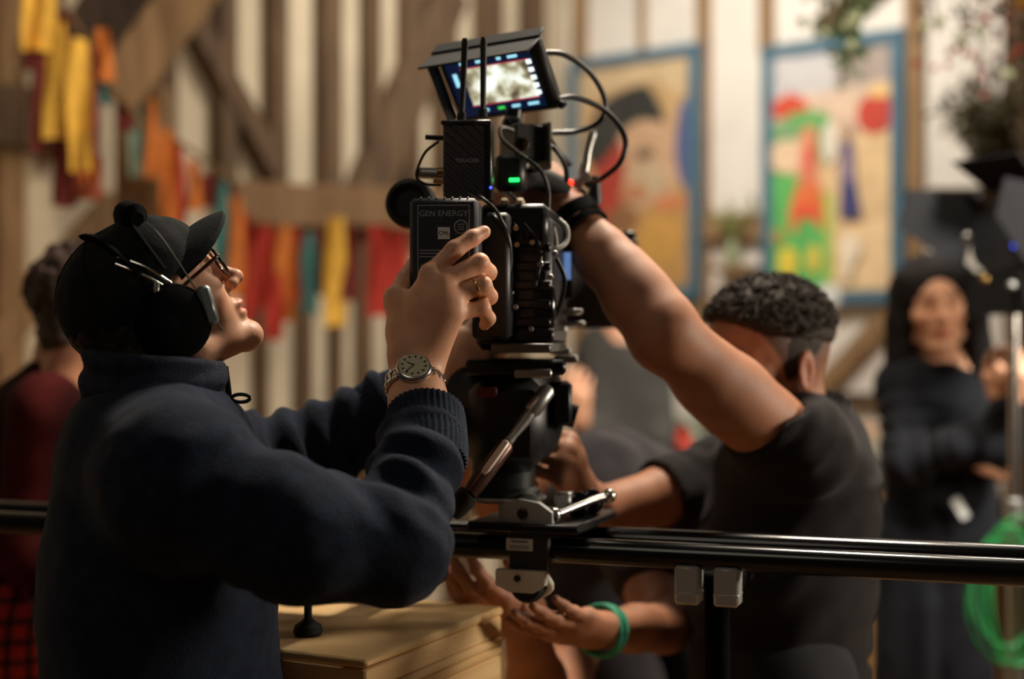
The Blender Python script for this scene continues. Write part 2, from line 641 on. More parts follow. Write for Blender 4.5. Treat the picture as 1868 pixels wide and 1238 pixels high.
# broad truss brace that leans out from the wall, top left
A_ = P(382, -60, 4.6); B_ = P(205, 178, 4.45)
MB().box((A_ + B_) / 2, ((B_ - A_).length, 0.035, 0.16), basis(B_ - A_, Vector((0.3, -1, 0.1))) @ Matrix.Rotation(PI / 2, 3, 'X'), 0.006).build('truss_edge', OAK_L, wl)
A_ = P(300, -90, 4.75); B_ = P(160, 150, 4.6)
MB().box((A_ + B_) / 2, ((B_ - A_).length, 0.30, 0.10), basis(B_ - A_, Vector((0.3, -1, 0.1))), 0.01).build('truss_brace', mat('dark_oak', (74, 56, 40), 0.85, bump=0.6, bscale=14, col2=(52, 38, 27), vscale=5, stretch=(6, 6, 0.7)), wl)
A_ = P(175, 250, 4.55); B_ = P(300, 250, 4.6)
MB().box((P(262, 430, 4.75).x, 4.75, 1.17), (0.17, 0.10, 2.34), None, 0.01).build('post', OAK_L, wl)

# plastered wall with thin laths on the right
for (px, wd) in ((1062, .075), (1175, .03), (1287, .065)):
    stud('R', px, wd, None, None, .04, OAK_L)
stud('R', 1672, .075, None, None, .05, OAK_L)
stud('R', 1402, .07, None, 100, .04, OAK_L)
stud('R', 1860, .10, None, None, .06, OAK)
beam('R', (1285, 415), (1400, 415), .13, .06, OAK_L, 'rail')
beam('R', (1500, 712), (1640, 560), .09, .05, OAK_L)
beam('R', (1225, 600), (1290, 700), .09, .05, OAK_L)
beam('R', (1395, 720), (1700, 735), .06, .05, OAK, 'rail')
beam('R', (1500, 60), (1720, -120), .12, .06, OAK)

# ================================================================== two framed paintings
BLUEF = mat('blue_painted_frame', (70, 106, 124), 0.75, var=0.1, vscale=8)
def paint(name, col):
    return mat('paint_' + name, col, 0.7, bump=0.2, bscale=60, var=0.10, vscale=14)

class Painting:
    def __init__(s, label, name, x0, x1, y0, y1, border):
        w = 'R'; s.w = w
        cx, cy = (x0 + x1) / 2, (y0 + y1) / 2
        s.u0, s.u1 = on_wall(x0, cy, w, .03)[0], on_wall(x1, cy, w, .03)[0]
        s.z1, s.z0 = on_wall(cx, y0, w, .03)[1], on_wall(cx, y1, w, .03)[1]
        s.px = (x0, x1, y0, y1)
        s.root = thing(name, label, 'painting', wp((s.u0 + s.u1) / 2, s.z0, w, .045))
        s.layer = 0
        b = border
        wall_box(MB(), w, s.u0 + b / 2, s.u1 - b / 2, s.z0 + b / 2, s.z1 - b / 2, 0.045, 0.065).build('canvas', paint('sand', (216, 190, 150)), s.root)
        for (a0, a1, c0, c1) in ((s.u0, s.u0 + b, s.z0, s.z1), (s.u1 - b, s.u1, s.z0, s.z1), (s.u0 + b, s.u1 - b, s.z0, s.z0 + b), (s.u0 + b, s.u1 - b, s.z1 - b, s.z1)):
            wall_box(MB(), w, a0, a1, c0, c1, 0.040, 0.078, 0.005).build('frame_bar', BLUEF, s.root)
    def uv(s, x, y):
        x0, x1, y0, y1 = s.px
        return s.u0 + (s.u1 - s.u0) * (x - x0) / (x1 - x0), s.z1 + (s.z0 - s.z1) * (y - y0) / (y1 - y0)
    def patch(s, name, poly, col, smooth=True):
        s.layer += 1
        pts = [s.uv(*p) for p in poly]
        if smooth and len(pts) > 4:
            q = bez([Vector((a, b, 0)) for a, b in pts + [pts[0]]], 4)[:-1]
            pts = [(a.x, a.y) for a in q]
        MB().prism(pts, 0.0015, (CORNER + WN[s.w] * (0.0640 + 0.0009 * s.layer), WU[s.w], ZV, WN[s.w])).build('painted_' + name, paint('%d_%d_%d' % col, col), s.root)
    def oval(s, name, cx, cy, rx, ry, col):
        s.patch(name, [(cx + rx * math.cos(2 * PI * k / 14), cy + ry * math.sin(2 * PI * k / 14)) for k in range(14)], col)

pa = Painting('tall blue-framed painting of a red figure on green and a navy figure', 'painting', 1396, 1656, 70, 556, 0.060)
pa.patch('sky', [(1420, 95), (1535, 95), (1535, 200), (1420, 200)], (196, 192, 190), False)
pa.patch('cloud_shade', [(1535, 95), (1632, 95), (1632, 178), (1535, 200)], (164, 148, 138), False)  # grey upper corner: shade lying on the picture, put into the paint colour
pa.patch('haze', [(1420, 172), (1632, 160), (1632, 262), (1420, 262)], (214, 186, 160), False)
pa.patch('sand', [(1420, 250), (1632, 250), (1632, 530), (1420, 530)], (222, 188, 140), False)
pa.patch('sunlit_ground', [(1530, 430), (1632, 400), (1632, 530), (1530, 530)], (236, 204, 156), False)
pa.oval('hill', 1450, 190, 36, 22, (206, 76, 50)); pa.patch('hilltop', [(1425, 190), (1448, 158), (1482, 190)], (206, 76, 50), False)
pa.oval('shrub', 1480, 222, 48, 24, (104, 164, 92)); pa.oval('shrub', 1440, 240, 26, 30, (122, 160, 110)); pa.oval('shrub', 1512, 262, 9, 34, (92, 138, 66))
pa.oval('sun', 1606, 217, 32, 36, (190, 62, 42)); pa.oval('glow', 1618, 178, 22, 12, (226, 186, 120))
pa.oval('cloud_shade', 1445, 280, 34, 30, (232, 200, 164))
pa.patch('meadow', [(1420, 308), (1470, 318), (1496, 330), (1528, 360), (1530, 440), (1528, 530), (1420, 530)], (98, 184, 96), False)
pa.patch('meadow_edge', [(1518, 350), (1532, 356), (1534, 528), (1520, 528)], (186, 196, 96), False)
pa.oval('figure', 1488, 248, 15, 20, (220, 138, 106)); pa.patch('figure', [(1474, 265), (1502, 265), (1506, 330), (1510, 350), (1464, 350), (1470, 330)], (222, 128, 98), False)
pa.patch('collar', [(1482, 268), (1494, 268), (1490, 304), (1484, 304)], (214, 60, 46), False)
pa.patch('skirt', [(1466, 335), (1508, 335), (1516, 380), (1514, 420), (1502, 408), (1478, 392), (1462, 424), (1452, 400), (1456, 368)], (224, 116, 62))
pa.oval('sash', 1484, 382, 26, 14, (230, 92, 56))
pa.oval('flower', 1450, 476, 19, 28, (232, 206, 70)); pa.oval('flower', 1498, 472, 13, 26, (226, 204, 84)); pa.oval('flower', 1432, 428, 12, 16, (178, 160, 76))
pa.oval('veil', 1528, 262, 14, 38, (226, 216, 198)); pa.oval('head', 1559, 240, 11, 14, (196, 160, 136))
pa.patch('bodice', [(1550, 262), (1569, 262), (1574, 334), (1546, 334)], (132, 116, 140), False); pa.oval('brooch', 1560, 278, 8, 12, (60, 62, 120))
pa.patch('gown', [(1549, 334), (1574, 334), (1585, 400), (1546, 400)], (62, 62, 112), False)
pa.oval('animal', 1566, 455, 18, 26, (240, 224, 196)); pa.oval('animal', 1560, 490, 10, 22, (240, 224, 196))
u, z = pa.uv(1525, 538)
wall_box(MB(), 'R', u - .050, u + .050, z - .045, z + .045, .078, .082, .001).build('paper_tag', mat('white_paper', (228, 228, 222), 0.8), pa.root)

pb = Painting('blue-framed painting of a bearded dark-haired face beside a red cloak, behind the raised arm', 'painting', 1046, 1284, 96, 548, 0.060)
pb.patch('ground', [(1070, 120), (1262, 120), (1262, 525), (1070, 525)], (196, 160, 112), False)
pb.patch('sky', [(1078, 125), (1260, 122), (1260, 190), (1200, 150), (1100, 165), (1078, 190)], (206, 180, 140), False)
pb.oval('face', 1190, 300, 58, 90, (202, 164, 128))
pb.patch('cloak', [(1096, 292), (1140, 255), (1152, 300), (1146, 360), (1150, 428), (1092, 428)], (176, 66, 52))
pb.patch('hair', [(1112, 180), (1150, 164), (1190, 160), (1208, 186), (1222, 226), (1180, 222), (1150, 238), (1130, 270), (1092, 300), (1078, 260), (1090, 220)], (58, 58, 52))
pb.patch('hair', [(1140, 168), (1185, 160), (1212, 200), (1222, 232), (1190, 218), (1140, 226)], (52, 52, 48))
pb.oval('eye', 1188, 284, 18, 10, (112, 92, 72)); pb.oval('beard', 1196, 330, 30, 30, (196, 172, 138))
pb.oval('lips', 1168, 352, 26, 16, (190, 132, 92))
pb.patch('robe', [(1090, 428), (1150, 400), (1210, 372), (1262, 360), (1262, 525), (1090, 525)], (190, 146, 86))
pb.oval('sash', 1235, 376, 30, 14, (204, 128, 84)); pb.oval('robe_fold', 1215, 440, 36, 44, (204, 154, 78)); pb.oval('shade', 1150, 400, 30, 26, (146, 104, 68))
pb.patch('scarf', [(1250, 210), (1264, 196), (1264, 345), (1252, 335), (1244, 280)], (84, 92, 140))

# ================================================================== ribbon garlands
RC = {'maroon': (112, 34, 26), 'red': (186, 52, 36), 'yellow': (242, 188, 72), 'orange': (214, 122, 48), 'teal': (66, 122, 118), 'pale': (150, 170, 150), 'rust': (150, 70, 38)}
RIB = {k: mat('ribbon_' + k, c, 0.8, bump=0.3, bscale=50, var=0.12, vscale=20) for k, c in RC.items()}
def ribbon(parent, x0, x1, y0, y1, d, colour, tip=0.0, wav=0.012, seed=0):
    """one strip of cloth hanging from the cord, with soft folds and a few mm of thickness"""
    a = P((x0 + x1) / 2, y0, d); b = P((x0 + x1) / 2 + tip, y1, d)
    w = 1.25 * (x1 - x0) / FPX * d
    n, m = 12, 5
    r = random.Random(seed)
    ph, fq = r.random() * 6, 1.5 + r.random() * 1.5
    v = []; f = []
    for side in (0, 1):
        for i in range(n + 1):
            t = i / n
            c = a.lerp(b, t)
            for k in range(m + 1):
                s = k / m - 0.5
                wd = w * (0.72 + 0.28 * min(1, t * 3)) * (1 + 0.06 * math.sin(7 * t + ph))
                y = wav * math.sin(ph + fq * 2 * t + s * 5) + (0.004 if side else 0)
                z = -0.25 * w * abs(s) if (i == n and tip >= 0) else 0
                v.append(c + Vector((s * wd, y, z * (-1 if seed % 2 else 1))))
    o = (n + 1) * (m + 1)
    for i in range(n):
        for k in range(m):
            q = i * (m + 1) + k
            f.append((q, q + 1, q + m + 2, q + m + 1)); f.append((q + o, q + m + 1 + o, q + m + 2 + o, q + 1 + o))
    for i in range(n):
        for k in (0, m):
            q = i * (m + 1) + k; f.append((q, q + m + 1, q + m + 1 + o, q + o))
    for k in range(m):
        for i in (0, n):
            q = i * (m + 1) + k; f.append((q, q + o, q + 1 + o, q + 1))
    return MB().raw(v, f).build('ribbon', RIB[colour], parent)

def garland(label, cord, d, rows):
    g = thing('ribbon_garland', label, 'garland', P(cord[0][0], cord[0][1], d))
    MB().tube([P(x, y, d + 0.012) for x, y in cord], 0.006, 8, smooth=5).build('cord', mat('hemp_cord', (120, 92, 60), 0.9), g)
    for i, (x0, x1, y0, y1, c, tip) in enumerate(rows):
        ribbon(g, x0, x1, y0, y1, d + (i % 3 - 1) * 0.02 - (0.05 if c == 'yellow' else 0.0), c, tip, seed=i + int(d * 10))
    return g
garland('ribbon garland of maroon and yellow strips hanging steeply at the top left corner', [(20, -150), (70, -60), (150, 60), (205, 150), (262, 235)], 3.9,
        [(38, 66, -110, 130, 'maroon', 6), (40, 58, -110, 90, 'yellow', 4), (56, 92, -90, 96, 'yellow', 10), (60, 84, 60, 275, 'maroon', 0), (86, 106, -20, 205, 'pale', 8), (84, 122, 40, 250, 'yellow', 0), (106, 128, 20, 180, 'maroon', 4),
         (124, 158, 70, 308, 'yellow', 6), (95, 128, 235, 380, 'maroon', 6), (150, 172, 85, 275, 'maroon', 4), (142, 184, 280, 365, 'rust', -4), (165, 186, 98, 190, 'teal', 12), (176, 200, 52, 150, 'orange', 4), (150, 172, 200, 330, 'orange', 0)])
garland('short ribbon garland of red, pale teal and orange strips between two posts', [(205, 150), (225, 175), (300, 245), (340, 268), (420, 330)], 4.5,
        [(213, 240, 172, 240, 'maroon', 0), (238, 256, 160, 320, 'pale', 0), (250, 270, 165, 290, 'teal', -4), (266, 284, 180, 322, 'orange', 0), (294, 320, 238, 420, 'orange', 0), (312, 334, 262, 410, 'red', 2), (344, 364, 292, 385, 'orange', 0), (366, 390, 318, 375, 'maroon', 0), (392, 414, 330, 500, 'teal', 0)])
garland('long ribbon garland of orange, red and teal strips along the wall rail', [(405, 352), (460, 400), (560, 412), (640, 404), (760, 420)], 5.0,
        [(414, 442, 360, 540, 'orange', 0), (438, 458, 390, 590, 'red', 4), (470, 500, 404, 560, 'red', 0), (488, 514, 500, 622, 'red', 0), (506, 534, 410, 585, 'orange', 0), (532, 552, 415, 555, 'red', 0), (553, 577, 425, 570, 'teal', 0), (574, 594, 420, 540, 'maroon', 0), (596, 628, 396, 592, 'yellow', 0), (626, 650, 410, 550, 'maroon', 0), (674, 708, 408, 575, 'red', 0), (714, 742, 415, 540, 'red', 0)])
# ================================================================== shared materials
NAVY = mat('navy_wool', (26, 34, 50), 0.95, bump=0.55, bscale=420, var=0.25, vscale=60, sheen=0.06, spec=0.1)
NAVY_RIB = mat('navy_rib_knit', (29, 38, 54), 0.95, bump=0.5, bscale=480, var=0.2, vscale=70, sheen=0.06, spec=0.1)
CAPM = mat('black_cotton_twill', (21, 23, 25), 0.9, bump=0.35, bscale=600, var=0.25, vscale=40, spec=0.2)
DARKHAIR = mat('dark_brown_hair', (30, 22, 18), 0.7, bump=0.6, bscale=300)
BLACKP = mat('black_plastic', (18, 19, 22), 0.42)
BLACKS = mat('black_satin_metal', (20, 21, 24), 0.32, metal=0.3, bump=0.05, bscale=200)
BLACKG = mat('black_gloss', (12, 13, 16), 0.16)
CHROME = mat('bright_steel', (205, 203, 198), 0.22, metal=1.0)
BRUSHED = mat('brushed_aluminium', (176, 176, 172), 0.36, metal=0.9, bump=0.06, bscale=240)
GOLD = mat('gold', (206, 170, 110), 0.25, metal=1.0)
RUBBER = mat('black_rubber', (16, 17, 19), 0.75)
MATTE = mat('matte_black_foam', (9, 9, 10), 1.0, spec=0.08)
DENIM = mat('dark_trouser_cloth', (26, 27, 34), 0.9, bump=0.3, bscale=300)

BLK = mat('ink', (20, 20, 22), 0.6)
WHITE = mat('white_label', (222, 222, 218), 0.6)
mat('grey_plastic', (92, 100, 98), 0.3)
# ================================================================== cinema camera rig
CARBON = mat('carbon_weave', (58, 60, 66), 0.45, bump=0.9, wave=(48, 0.4, 'DIAGONAL'))
BATT = mat('battery_shell', (30, 34, 41), 0.5, bump=0.1, bscale=300)
PRINT = mat('pale_print', (150, 158, 166), 0.6)
WHITE = mat('white_label', (222, 222, 218), 0.6)
CABLE = mat('black_cable', (17, 18, 20), 0.35)
CABLE_W = mat('grey_cable', (168, 166, 160), 0.4)
FRONT = basis((1, 0, 0), (0, -1, 0))       # z towards the viewer, y up

cr = thing('cinema_camera', 'black cinema camera rig with battery, transmitter, lit monitor and many cables', 'camera', P(955, 650, 1.92))
# body: stacked housings with ribs
YR = Matrix.Rotation(math.radians(-8), 3, 'Z')
def rb(cx, cy, d, sx, sy, sz, bev=0.004, name='housing', m=BLACKP, par=None):
    return MB().box(P(cx, cy, d), (sx, sy, sz), YR, bev).build(name, m, par or cr)
body = rb(955, 520, 1.93, 0.098, 0.20, 0.175, 0.008, 'camera_body')
rb(952, 420, 1.90, 0.088, 0.17, 0.055, 0.006, 'top_module', BLACKS)
rb(900, 505, 1.815, 0.048, 0.05, 0.16, 0.005, 'battery_mount', BLACKP)
for k in range(5):
    rb(962, 452 + k * 34, 1.825, 0.060, 0.006, 0.012, 0.002, 'cooling_rib', BLACKS, body)
rb(992, 560, 1.84, 0.030, 0.03, 0.055, 0.004, 'side_panel', BLACKG, body)
rb(957, 612, 1.90, 0.095, 0.16, 0.018, 0.003, 'dovetail_plate', BLACKS)
rb(968, 634, 1.88, 0.075, 0.20, 0.012, 0.002, 'base_plate', mat('dull_aluminium', (96, 94, 90), .45, metal=.7))
# glossy buttons and screws that catch the light
for (x, y, r) in ((918, 520, .0055), (931, 534, .005), (985, 482, .005), (1012, 462, .004), (940, 560, .004), (968, 600, .004), (922, 606, .005), (1004, 505, .004)):
    MB().lathe(P(x, y, 1.812), (0, -1, 0), [(r, 0), (r, 0.004), (r * .7, 0.006)], 14).build('screw', CHROME if r > .0045 else BRUSHED, body)
# battery
bR = Matrix.Rotation(math.radians(-4), 3, 'Z')
BC = P(814, 462, 1.735)
bat = MB().box(BC, (0.083, 0.055, 0.130), bR, 0.005).build('battery', BATT, cr)
def bp(x, z, off=0.0):      # point on the battery's rear face
    return BC + bR @ Vector((x, -0.0275 - off, z))
bF = bR @ FRONT
text_obj('lettering', 'GEN ENERGY', bp(0.000, 0.046, .0004), bF, 0.0098, PRINT, bat)
MB().box(bp(0.0005, 0.0225, .0006), (0.0145, 0.0012, 0.0145), bR, 0.0003).build('label_sticker', WHITE, bat)
text_obj('lettering', 'CML', bp(0.0005, 0.0225, .0014), bF, 0.0066, BLK, bat)
MB().lathe(bp(0.021, 0.0300, -.0002), bR @ Vector((0, -1, 0)), [(0.0085, 0), (0.0085, 0.0008), (0.0080, 0.001)], 28).build('round_badge', PRINT, bat)
MB().lathe(bp(0.021, 0.0300, .0004), bR @ Vector((0, -1, 0)), [(0.0072, 0), (0.0072, 0.0007)], 28).build('badge_centre', BATT, bat)
for k in range(3):
    MB().box(bp(0.021, 0.0330 - k * 0.003, .0013), (0.0085, 0.0006, 0.0010), bR).build('badge_line', PRINT, bat)
for z in (0.002, -0.0015, -0.0055):
    MB().box(bp(-0.012, z, .0003), (0.034, 0.0006, 0.0012), bR).build('fine_print', PRINT, bat)
text_obj('lettering', 'S', bp(-0.026, -0.018, .0004), bF, 0.0085, PRINT, bat)
fr = MB()
for (x0, z0, x1, z1) in ((-.031, .056, .031, .056), (-.031, .056, -.031, -.056), (.031, .056, .031, -.056)):
    fr.tube([bp(x0, z0), bp(x1, z1)], 0.0006, 6)
fr.build('border_line', PRINT, bat)
for k in range(7):
    MB().ball(BC + bR @ Vector((-0.028 + k * 0.0095, -0.022, 0.0655)), 0.0014, 8, 5).build('charge_lamp', BRUSHED, bat)
# wireless transmitter
tx = MB().box(P(854, 294, 1.80), (0.060, 0.034, 0.097), bR, 0.002).build('transmitter', CARBON, cr)
text_obj('lettering', 'TERADEK', P(853, 293, 1.7815), bF, 0.0072, PRINT, tx)
MB().box(P(892, 296, 1.80), (0.010, 0.040, 0.100), bR, 0.002).box(P(853, 227, 1.80), (0.064, 0.040, 0.006), bR, 0.002).build('transmitter_edge', BLACKS, tx)
for (x0, y0, x1, y1) in ((842, 222, 848, 70), (881, 214, 882, 68)):
    MB().tube([P(x0, y0, 1.80), P(x0 + (x1 - x0) * .1, y0 + (y1 - y0) * .1, 1.80), P(x0 + (x1 - x0) * .12, y0 + (y1 - y0) * .12, 1.80), P(x1, y1 + 8, 1.805), P(x1, y1, 1.805)], [0.0058, 0.0056, 0.0036, 0.0043, 0.0030], 12).build('antenna', RUBBER, tx)
for (y, h) in ((250, .006), (315, .013)):
    MB().cyl(P(776 if y < 300 else 762, y, 1.81), P(812, y + 2, 1.81), h * .55, n=14).build('side_connector', BRUSHED if y > 300 else BLACKS, tx)
MB().cyl(P(797, 313, 1.805), P(815, 313, 1.805), 0.0055, n=14).cyl(P(790, 330, 1.805), P(818, 333, 1.805), 0.003, n=10).build('brass_plug', GOLD, tx)
MB().tube([P(800, 258, 1.81), P(778, 275, 1.80), P(765, 300, 1.80), P(760, 322, 1.80), P(775, 335, 1.80), P(805, 338, 1.80)], 0.0018, 8, smooth=6).build('antenna_lead', CABLE, tx)
MB().ball(P(895, 342, 1.778), 0.0018, 8, 6).build('blue_lamp', mat('blue_led', (40, 60, 255), emit=6), tx)
# round eyepiece cup
MB().lathe(P(750, 372, 1.93), (-0.25, -0.9, 0.1), [(0.020, -0.05), (0.030, -0.03), (0.034, 0.0), (0.033, 0.012), (0.026, 0.016), (0.020, 0.004)], 30).build('eyepiece', RUBBER, cr)
MB().cyl(P(770, 378, 1.97), P(900, 400, 1.95), 0.014).build('eyepiece_arm', BLACKP, cr)

def screen_image():
    m = bpy.data.materials.new('screen_live_image'); m.use_nodes = True
    nt = m.node_tree; b = nt.nodes['Principled BSDF']; b.inputs['Base Color'].default_value = (.02, .02, .02, 1); b.inputs['Roughness'].default_value = .3
    tc = nt.nodes.new('ShaderNodeTexCoord'); n = nt.nodes.new('ShaderNodeTexNoise'); n.inputs['Scale'].default_value = 34; n.inputs['Detail'].default_value = 2
    r = nt.nodes.new('ShaderNodeValToRGB'); e = r.color_ramp.elements
    e[0].position = .32; e[0].color = lin((84, 74, 60)); e[1].position = .60; e[1].color = lin((240, 246, 236))
    k = e.new(.42); k.color = lin((150, 142, 112)); k = e.new(.50); k.color = lin((206, 206, 184))
    nt.links.new(tc.outputs['Object'], n.inputs['Vector']); nt.links.new(n.outputs['Fac'], r.inputs['Fac']); nt.links.new(r.outputs['Color'], b.inputs['Emission Color'])
    b.inputs['Emission Strength'].default_value = 1.25
    return m
# monitor, tilted down towards the operator on the left
mu = Vector((0.139, -0.060, 0.0105)); mv = Vector((0.034, 0.064, -0.0865))
mR = basis(mu, mu.cross(-mv) * -1)
if (mR @ Vector((0, 0, 1))).y > 0:
    mR = basis(mu, mu.cross(mv) * 1)
    if (mR @ Vector((0, 0, 1))).y > 0: mR = basis(mu, -(mu.cross(mv)))
if (mR @ Vector((0, 1, 0))).z < 0:
    mR = mR @ Matrix.Rotation(PI, 3, 'Z')
MC = P(908, 152, 1.94)
def mp(x, y, o=0.0): return MC + mR @ Vector((x, y, o))
mon = MB().box(mp(0, 0, -.011), (0.152, 0.108, 0.022), mR, 0.005).build('monitor', BLACKP, cr)
MB().box(mp(-0.004, 0, .0004), (0.126, 0.088, 0.0008), mR).build('screen', mat('screen_blue', (10, 22, 48), 0.3, emit=0.9), mon)
MB().box(mp(0.004, 0.001, .0012), (0.098, 0.056, 0.0008), mR).build('screen_picture', screen_image(), mon)
def sp_(name, x, y, w, h, m, o=.0020):
    MB().box(mp(x, y, o), (w, h, 0.0006), mR).build(name, m, mon)
sw = mat('screen_white', (226, 240, 236), 0.4, emit=1.7); sg = mat('screen_green', (60, 200, 70), 0.4, emit=1.2); sr = mat('screen_red', (190, 40, 60), 0.4, emit=0.9); sc_ = mat('screen_cyan', (150, 215, 235), 0.4, emit=1.3)
for y in (0.030, -0.028): sp_('screen_line', 0.004, y, 0.100, 0.0012, sr)
for (x, w) in ((-0.040, .008), (-0.014, .012), (0.014, .006), (0.034, .014)): sp_('screen_icon', x, 0.0375, w, 0.0040, sc_)
for (x, w, m_) in ((-0.030, .010, sc_), (-0.006, .010, sg), (0.016, .012, sc_), (0.042, .016, sc_)): sp_('screen_icon', x, -0.0365, w, 0.0040, m_)
for y in (0.026, 0.014, 0.002, -0.010, -0.021): sp_('screen_icon', 0.0545, y, 0.0072, 0.0062, sw)
sp_('screen_icon', -0.0565, 0.014, 0.006, 0.020, sc_)
MB().box(mp(0, 0.060, 0.022), (0.160, 0.003, 0.062), mR @ Matrix.Rotation(-0.18, 3, 'X'), 0.001).box(mp(0, 0.0575, -0.012), (0.16, 0.006, 0.024), mR, 0.001).build('sun_hood', RUBBER, mon)
MB().box(mp(-0.079, 0.004, 0.010), (0.003, 0.10, 0.030), mR, 0.001).build('sun_hood_side', RUBBER, mon)
MB().ball(mp(0.079, -0.046, 0.0), 0.006, 12, 8).cyl(mp(0.076, -0.046, 0), mp(0.086, -0.046, 0), 0.003).build('latch', BLACKS, mon)
MB().cyl(P(935, 226, 1.95), P(938, 200, 1.95), 0.011, n=20).ball(P(935, 226, 1.95), 0.014, 16, 10).build('monitor_arm', BLACKS, cr)
# handle block with socket
hb = MB().box(P(955, 262, 1.95), (0.050, 0.05, 0.048), Matrix.Rotation(math.radians(28), 3, 'Z'), 0.003).build('handle_block', BLACKP, cr)
MB().lathe(P(950, 262, 1.918), (-0.25, -1, 0), [(0.010, -0.012), (0.010, 0.0), (0.0075, 0.001), (0.0065, -0.004)], 22).build('socket', mat('dull_bronze', (84, 66, 50), 0.4, metal=0.8), hb)
MB().box(P(985, 270, 1.955), (0.004, 0.060, 0.064), Matrix.Rotation(math.radians(28), 3, 'Z'), 0.001).build('cheek_plate', mat('gunmetal', (96, 90, 80), 0.4, metal=0.6), hb)
MB().tube([P(930, 330, 1.97), P(975, 322, 2.00), P(1030, 345, 2.03)], 0.016, 16, smooth=4).build('top_handle', RUBBER, cr)
MB().box(P(932, 318, 1.93), (0.040, 0.04, 0.050), YR, 0.006).build('control_box', BLACKP, cr)
MB().box(P(938, 328, 1.9035), (0.013, 0.002, 0.0042), YR).build('green_lamp', mat('green_led', (30, 230, 90), emit=4), cr)
MB().box(P(902, 318, 1.905), (0.005, 0.004, 0.020), YR).build('brass_strip', GOLD, cr)
MB().box(P(1042, 352, 2.06), (0.026, 0.03, 0.030), Matrix.Rotation(.5, 3, 'Y'), 0.003).cyl(P(1042, 340, 2.05), P(1075, 320, 2.05), .008).cyl(P(1062, 330, 2.05), P(1068, 298, 2.05), .007).build('clamp', BRUSHED, cr)
MB().cyl(P(1055, 350, 2.05), P(1080, 390, 2.05), .010).cyl(P(1083, 322, 2.07), P(1086, 372, 2.07), .010).build('clamp_lever', BLACKP, cr)
MB().ball(P(1040, 333, 2.02), 0.0045, 10, 7).build('red_lamp', mat('red_led', (255, 40, 20), emit=5), cr)
MB().tube([P(1068, 310, 2.06), P(1072, 275, 2.06), P(1080, 245, 2.06), P(1083, 238, 2.06)], [0.006, 0.006, 0.007, 0.005], 10, smooth=4).build('latch_lever', BRUSHED, cr)
# cables
def cable(pts, r=0.0038, m=CABLE, name='cable'):
    return MB().tube([P(*p) for p in pts], r, 10, smooth=8).build(name, m, cr)
cable([(985, 96, 1.93), (1030, 100, 1.95), (1078, 135, 1.98), (1104, 185, 2.0), (1092, 222, 2.0), (1050, 240, 1.99), (1004, 244, 1.97), (1012, 268, 1.97), (1040, 300, 2.0)], .0040)
cable([(1012, 182, 1.94), (1050, 178, 1.96), (1105, 203, 1.99), (1140, 250, 2.0), (1132, 295, 2.0), (1098, 325, 2.02), (1070, 338, 2.05)], .0040)
cable([(992, 264, 1.94), (1012, 272, 1.94), (1030, 300, 1.96), (1034, 330, 1.98)], .0035)
cable([(936, 238, 1.915), (914, 234, 1.90), (918, 258, 1.895), (950, 282, 1.89), (985, 310, 1.89), (1000, 345, 1.90), (1000, 390, 1.90)], .0026, CABLE)
cable([(936, 236, 1.912), (915, 231, 1.897), (917, 252, 1.890), (945, 276, 1.885), (962, 288, 1.885)], .0015, CABLE_W)
cable([(855, 350, 1.775), (880, 362, 1.76), (905, 385, 1.76), (922, 415, 1.77)], .0022, CABLE)
cable([(928, 352, 1.86), (950, 370, 1.84), (980, 395, 1.84), (1002, 430, 1.85)], .0022, CABLE)
cable([(975, 398, 1.85), (990, 420, 1.84), (984, 442, 1.84)], .0028, CABLE_W)
cable([(988, 448, 1.86), (1015, 453, 1.86), (1034, 440, 1.87), (1034, 415, 1.88), (1020, 400, 1.89)], .0030, CABLE_W)
cable([(1010, 415, 1.87), (1014, 435, 1.865), (1015, 452, 1.86)], .0026, CABLE_W)
cable([(890, 392, 1.80), (905, 400, 1.79), (925, 430, 1.79), (930, 480, 1.80), (915, 540, 1.80)], .0035, CABLE)
cable([(950, 400, 1.82), (975, 430, 1.81), (985, 470, 1.81), (975, 520, 1.81)], .0035, CABLE)
cable([(1015, 470, 1.84), (1030, 510, 1.85), (1020, 560, 1.86), (1000, 600, 1.86)], .0032, CABLE)
for (x, y) in ((920, 378), (949, 378)):
    MB().lathe(P(x, y, 1.83), (0, -0.5, 0.8), [(0.0052, 0), (0.0060, 0.008), (0.0042, 0.012)], 14).build('plug_cap', mat('ivory_plastic', (196, 176, 138), 0.5), cr)
for k, (x, y) in enumerate(((905, 392), (936, 402), (946, 418), (958, 412), (966, 428), (975, 420), (980, 440), (938, 432))):
    MB().cyl(P(x, y, 1.835), P(x + 5, y + 14, 1.80), 0.0034, n=14).build('connector', CHROME if k % 3 == 1 else BLACKG, cr)
# blue-lit side display strip
MB().box(P(1033, 498, 1.99), (0.016, 0.010, 0.072), None, 0.002).build('side_display', BLACKP, cr)
MB().box(P(1033, 485, 1.983), (0.013, 0.002, 0.038), None).build('side_screen', mat('display_blue', (120, 160, 225), 0.3, emit=0.5), cr)
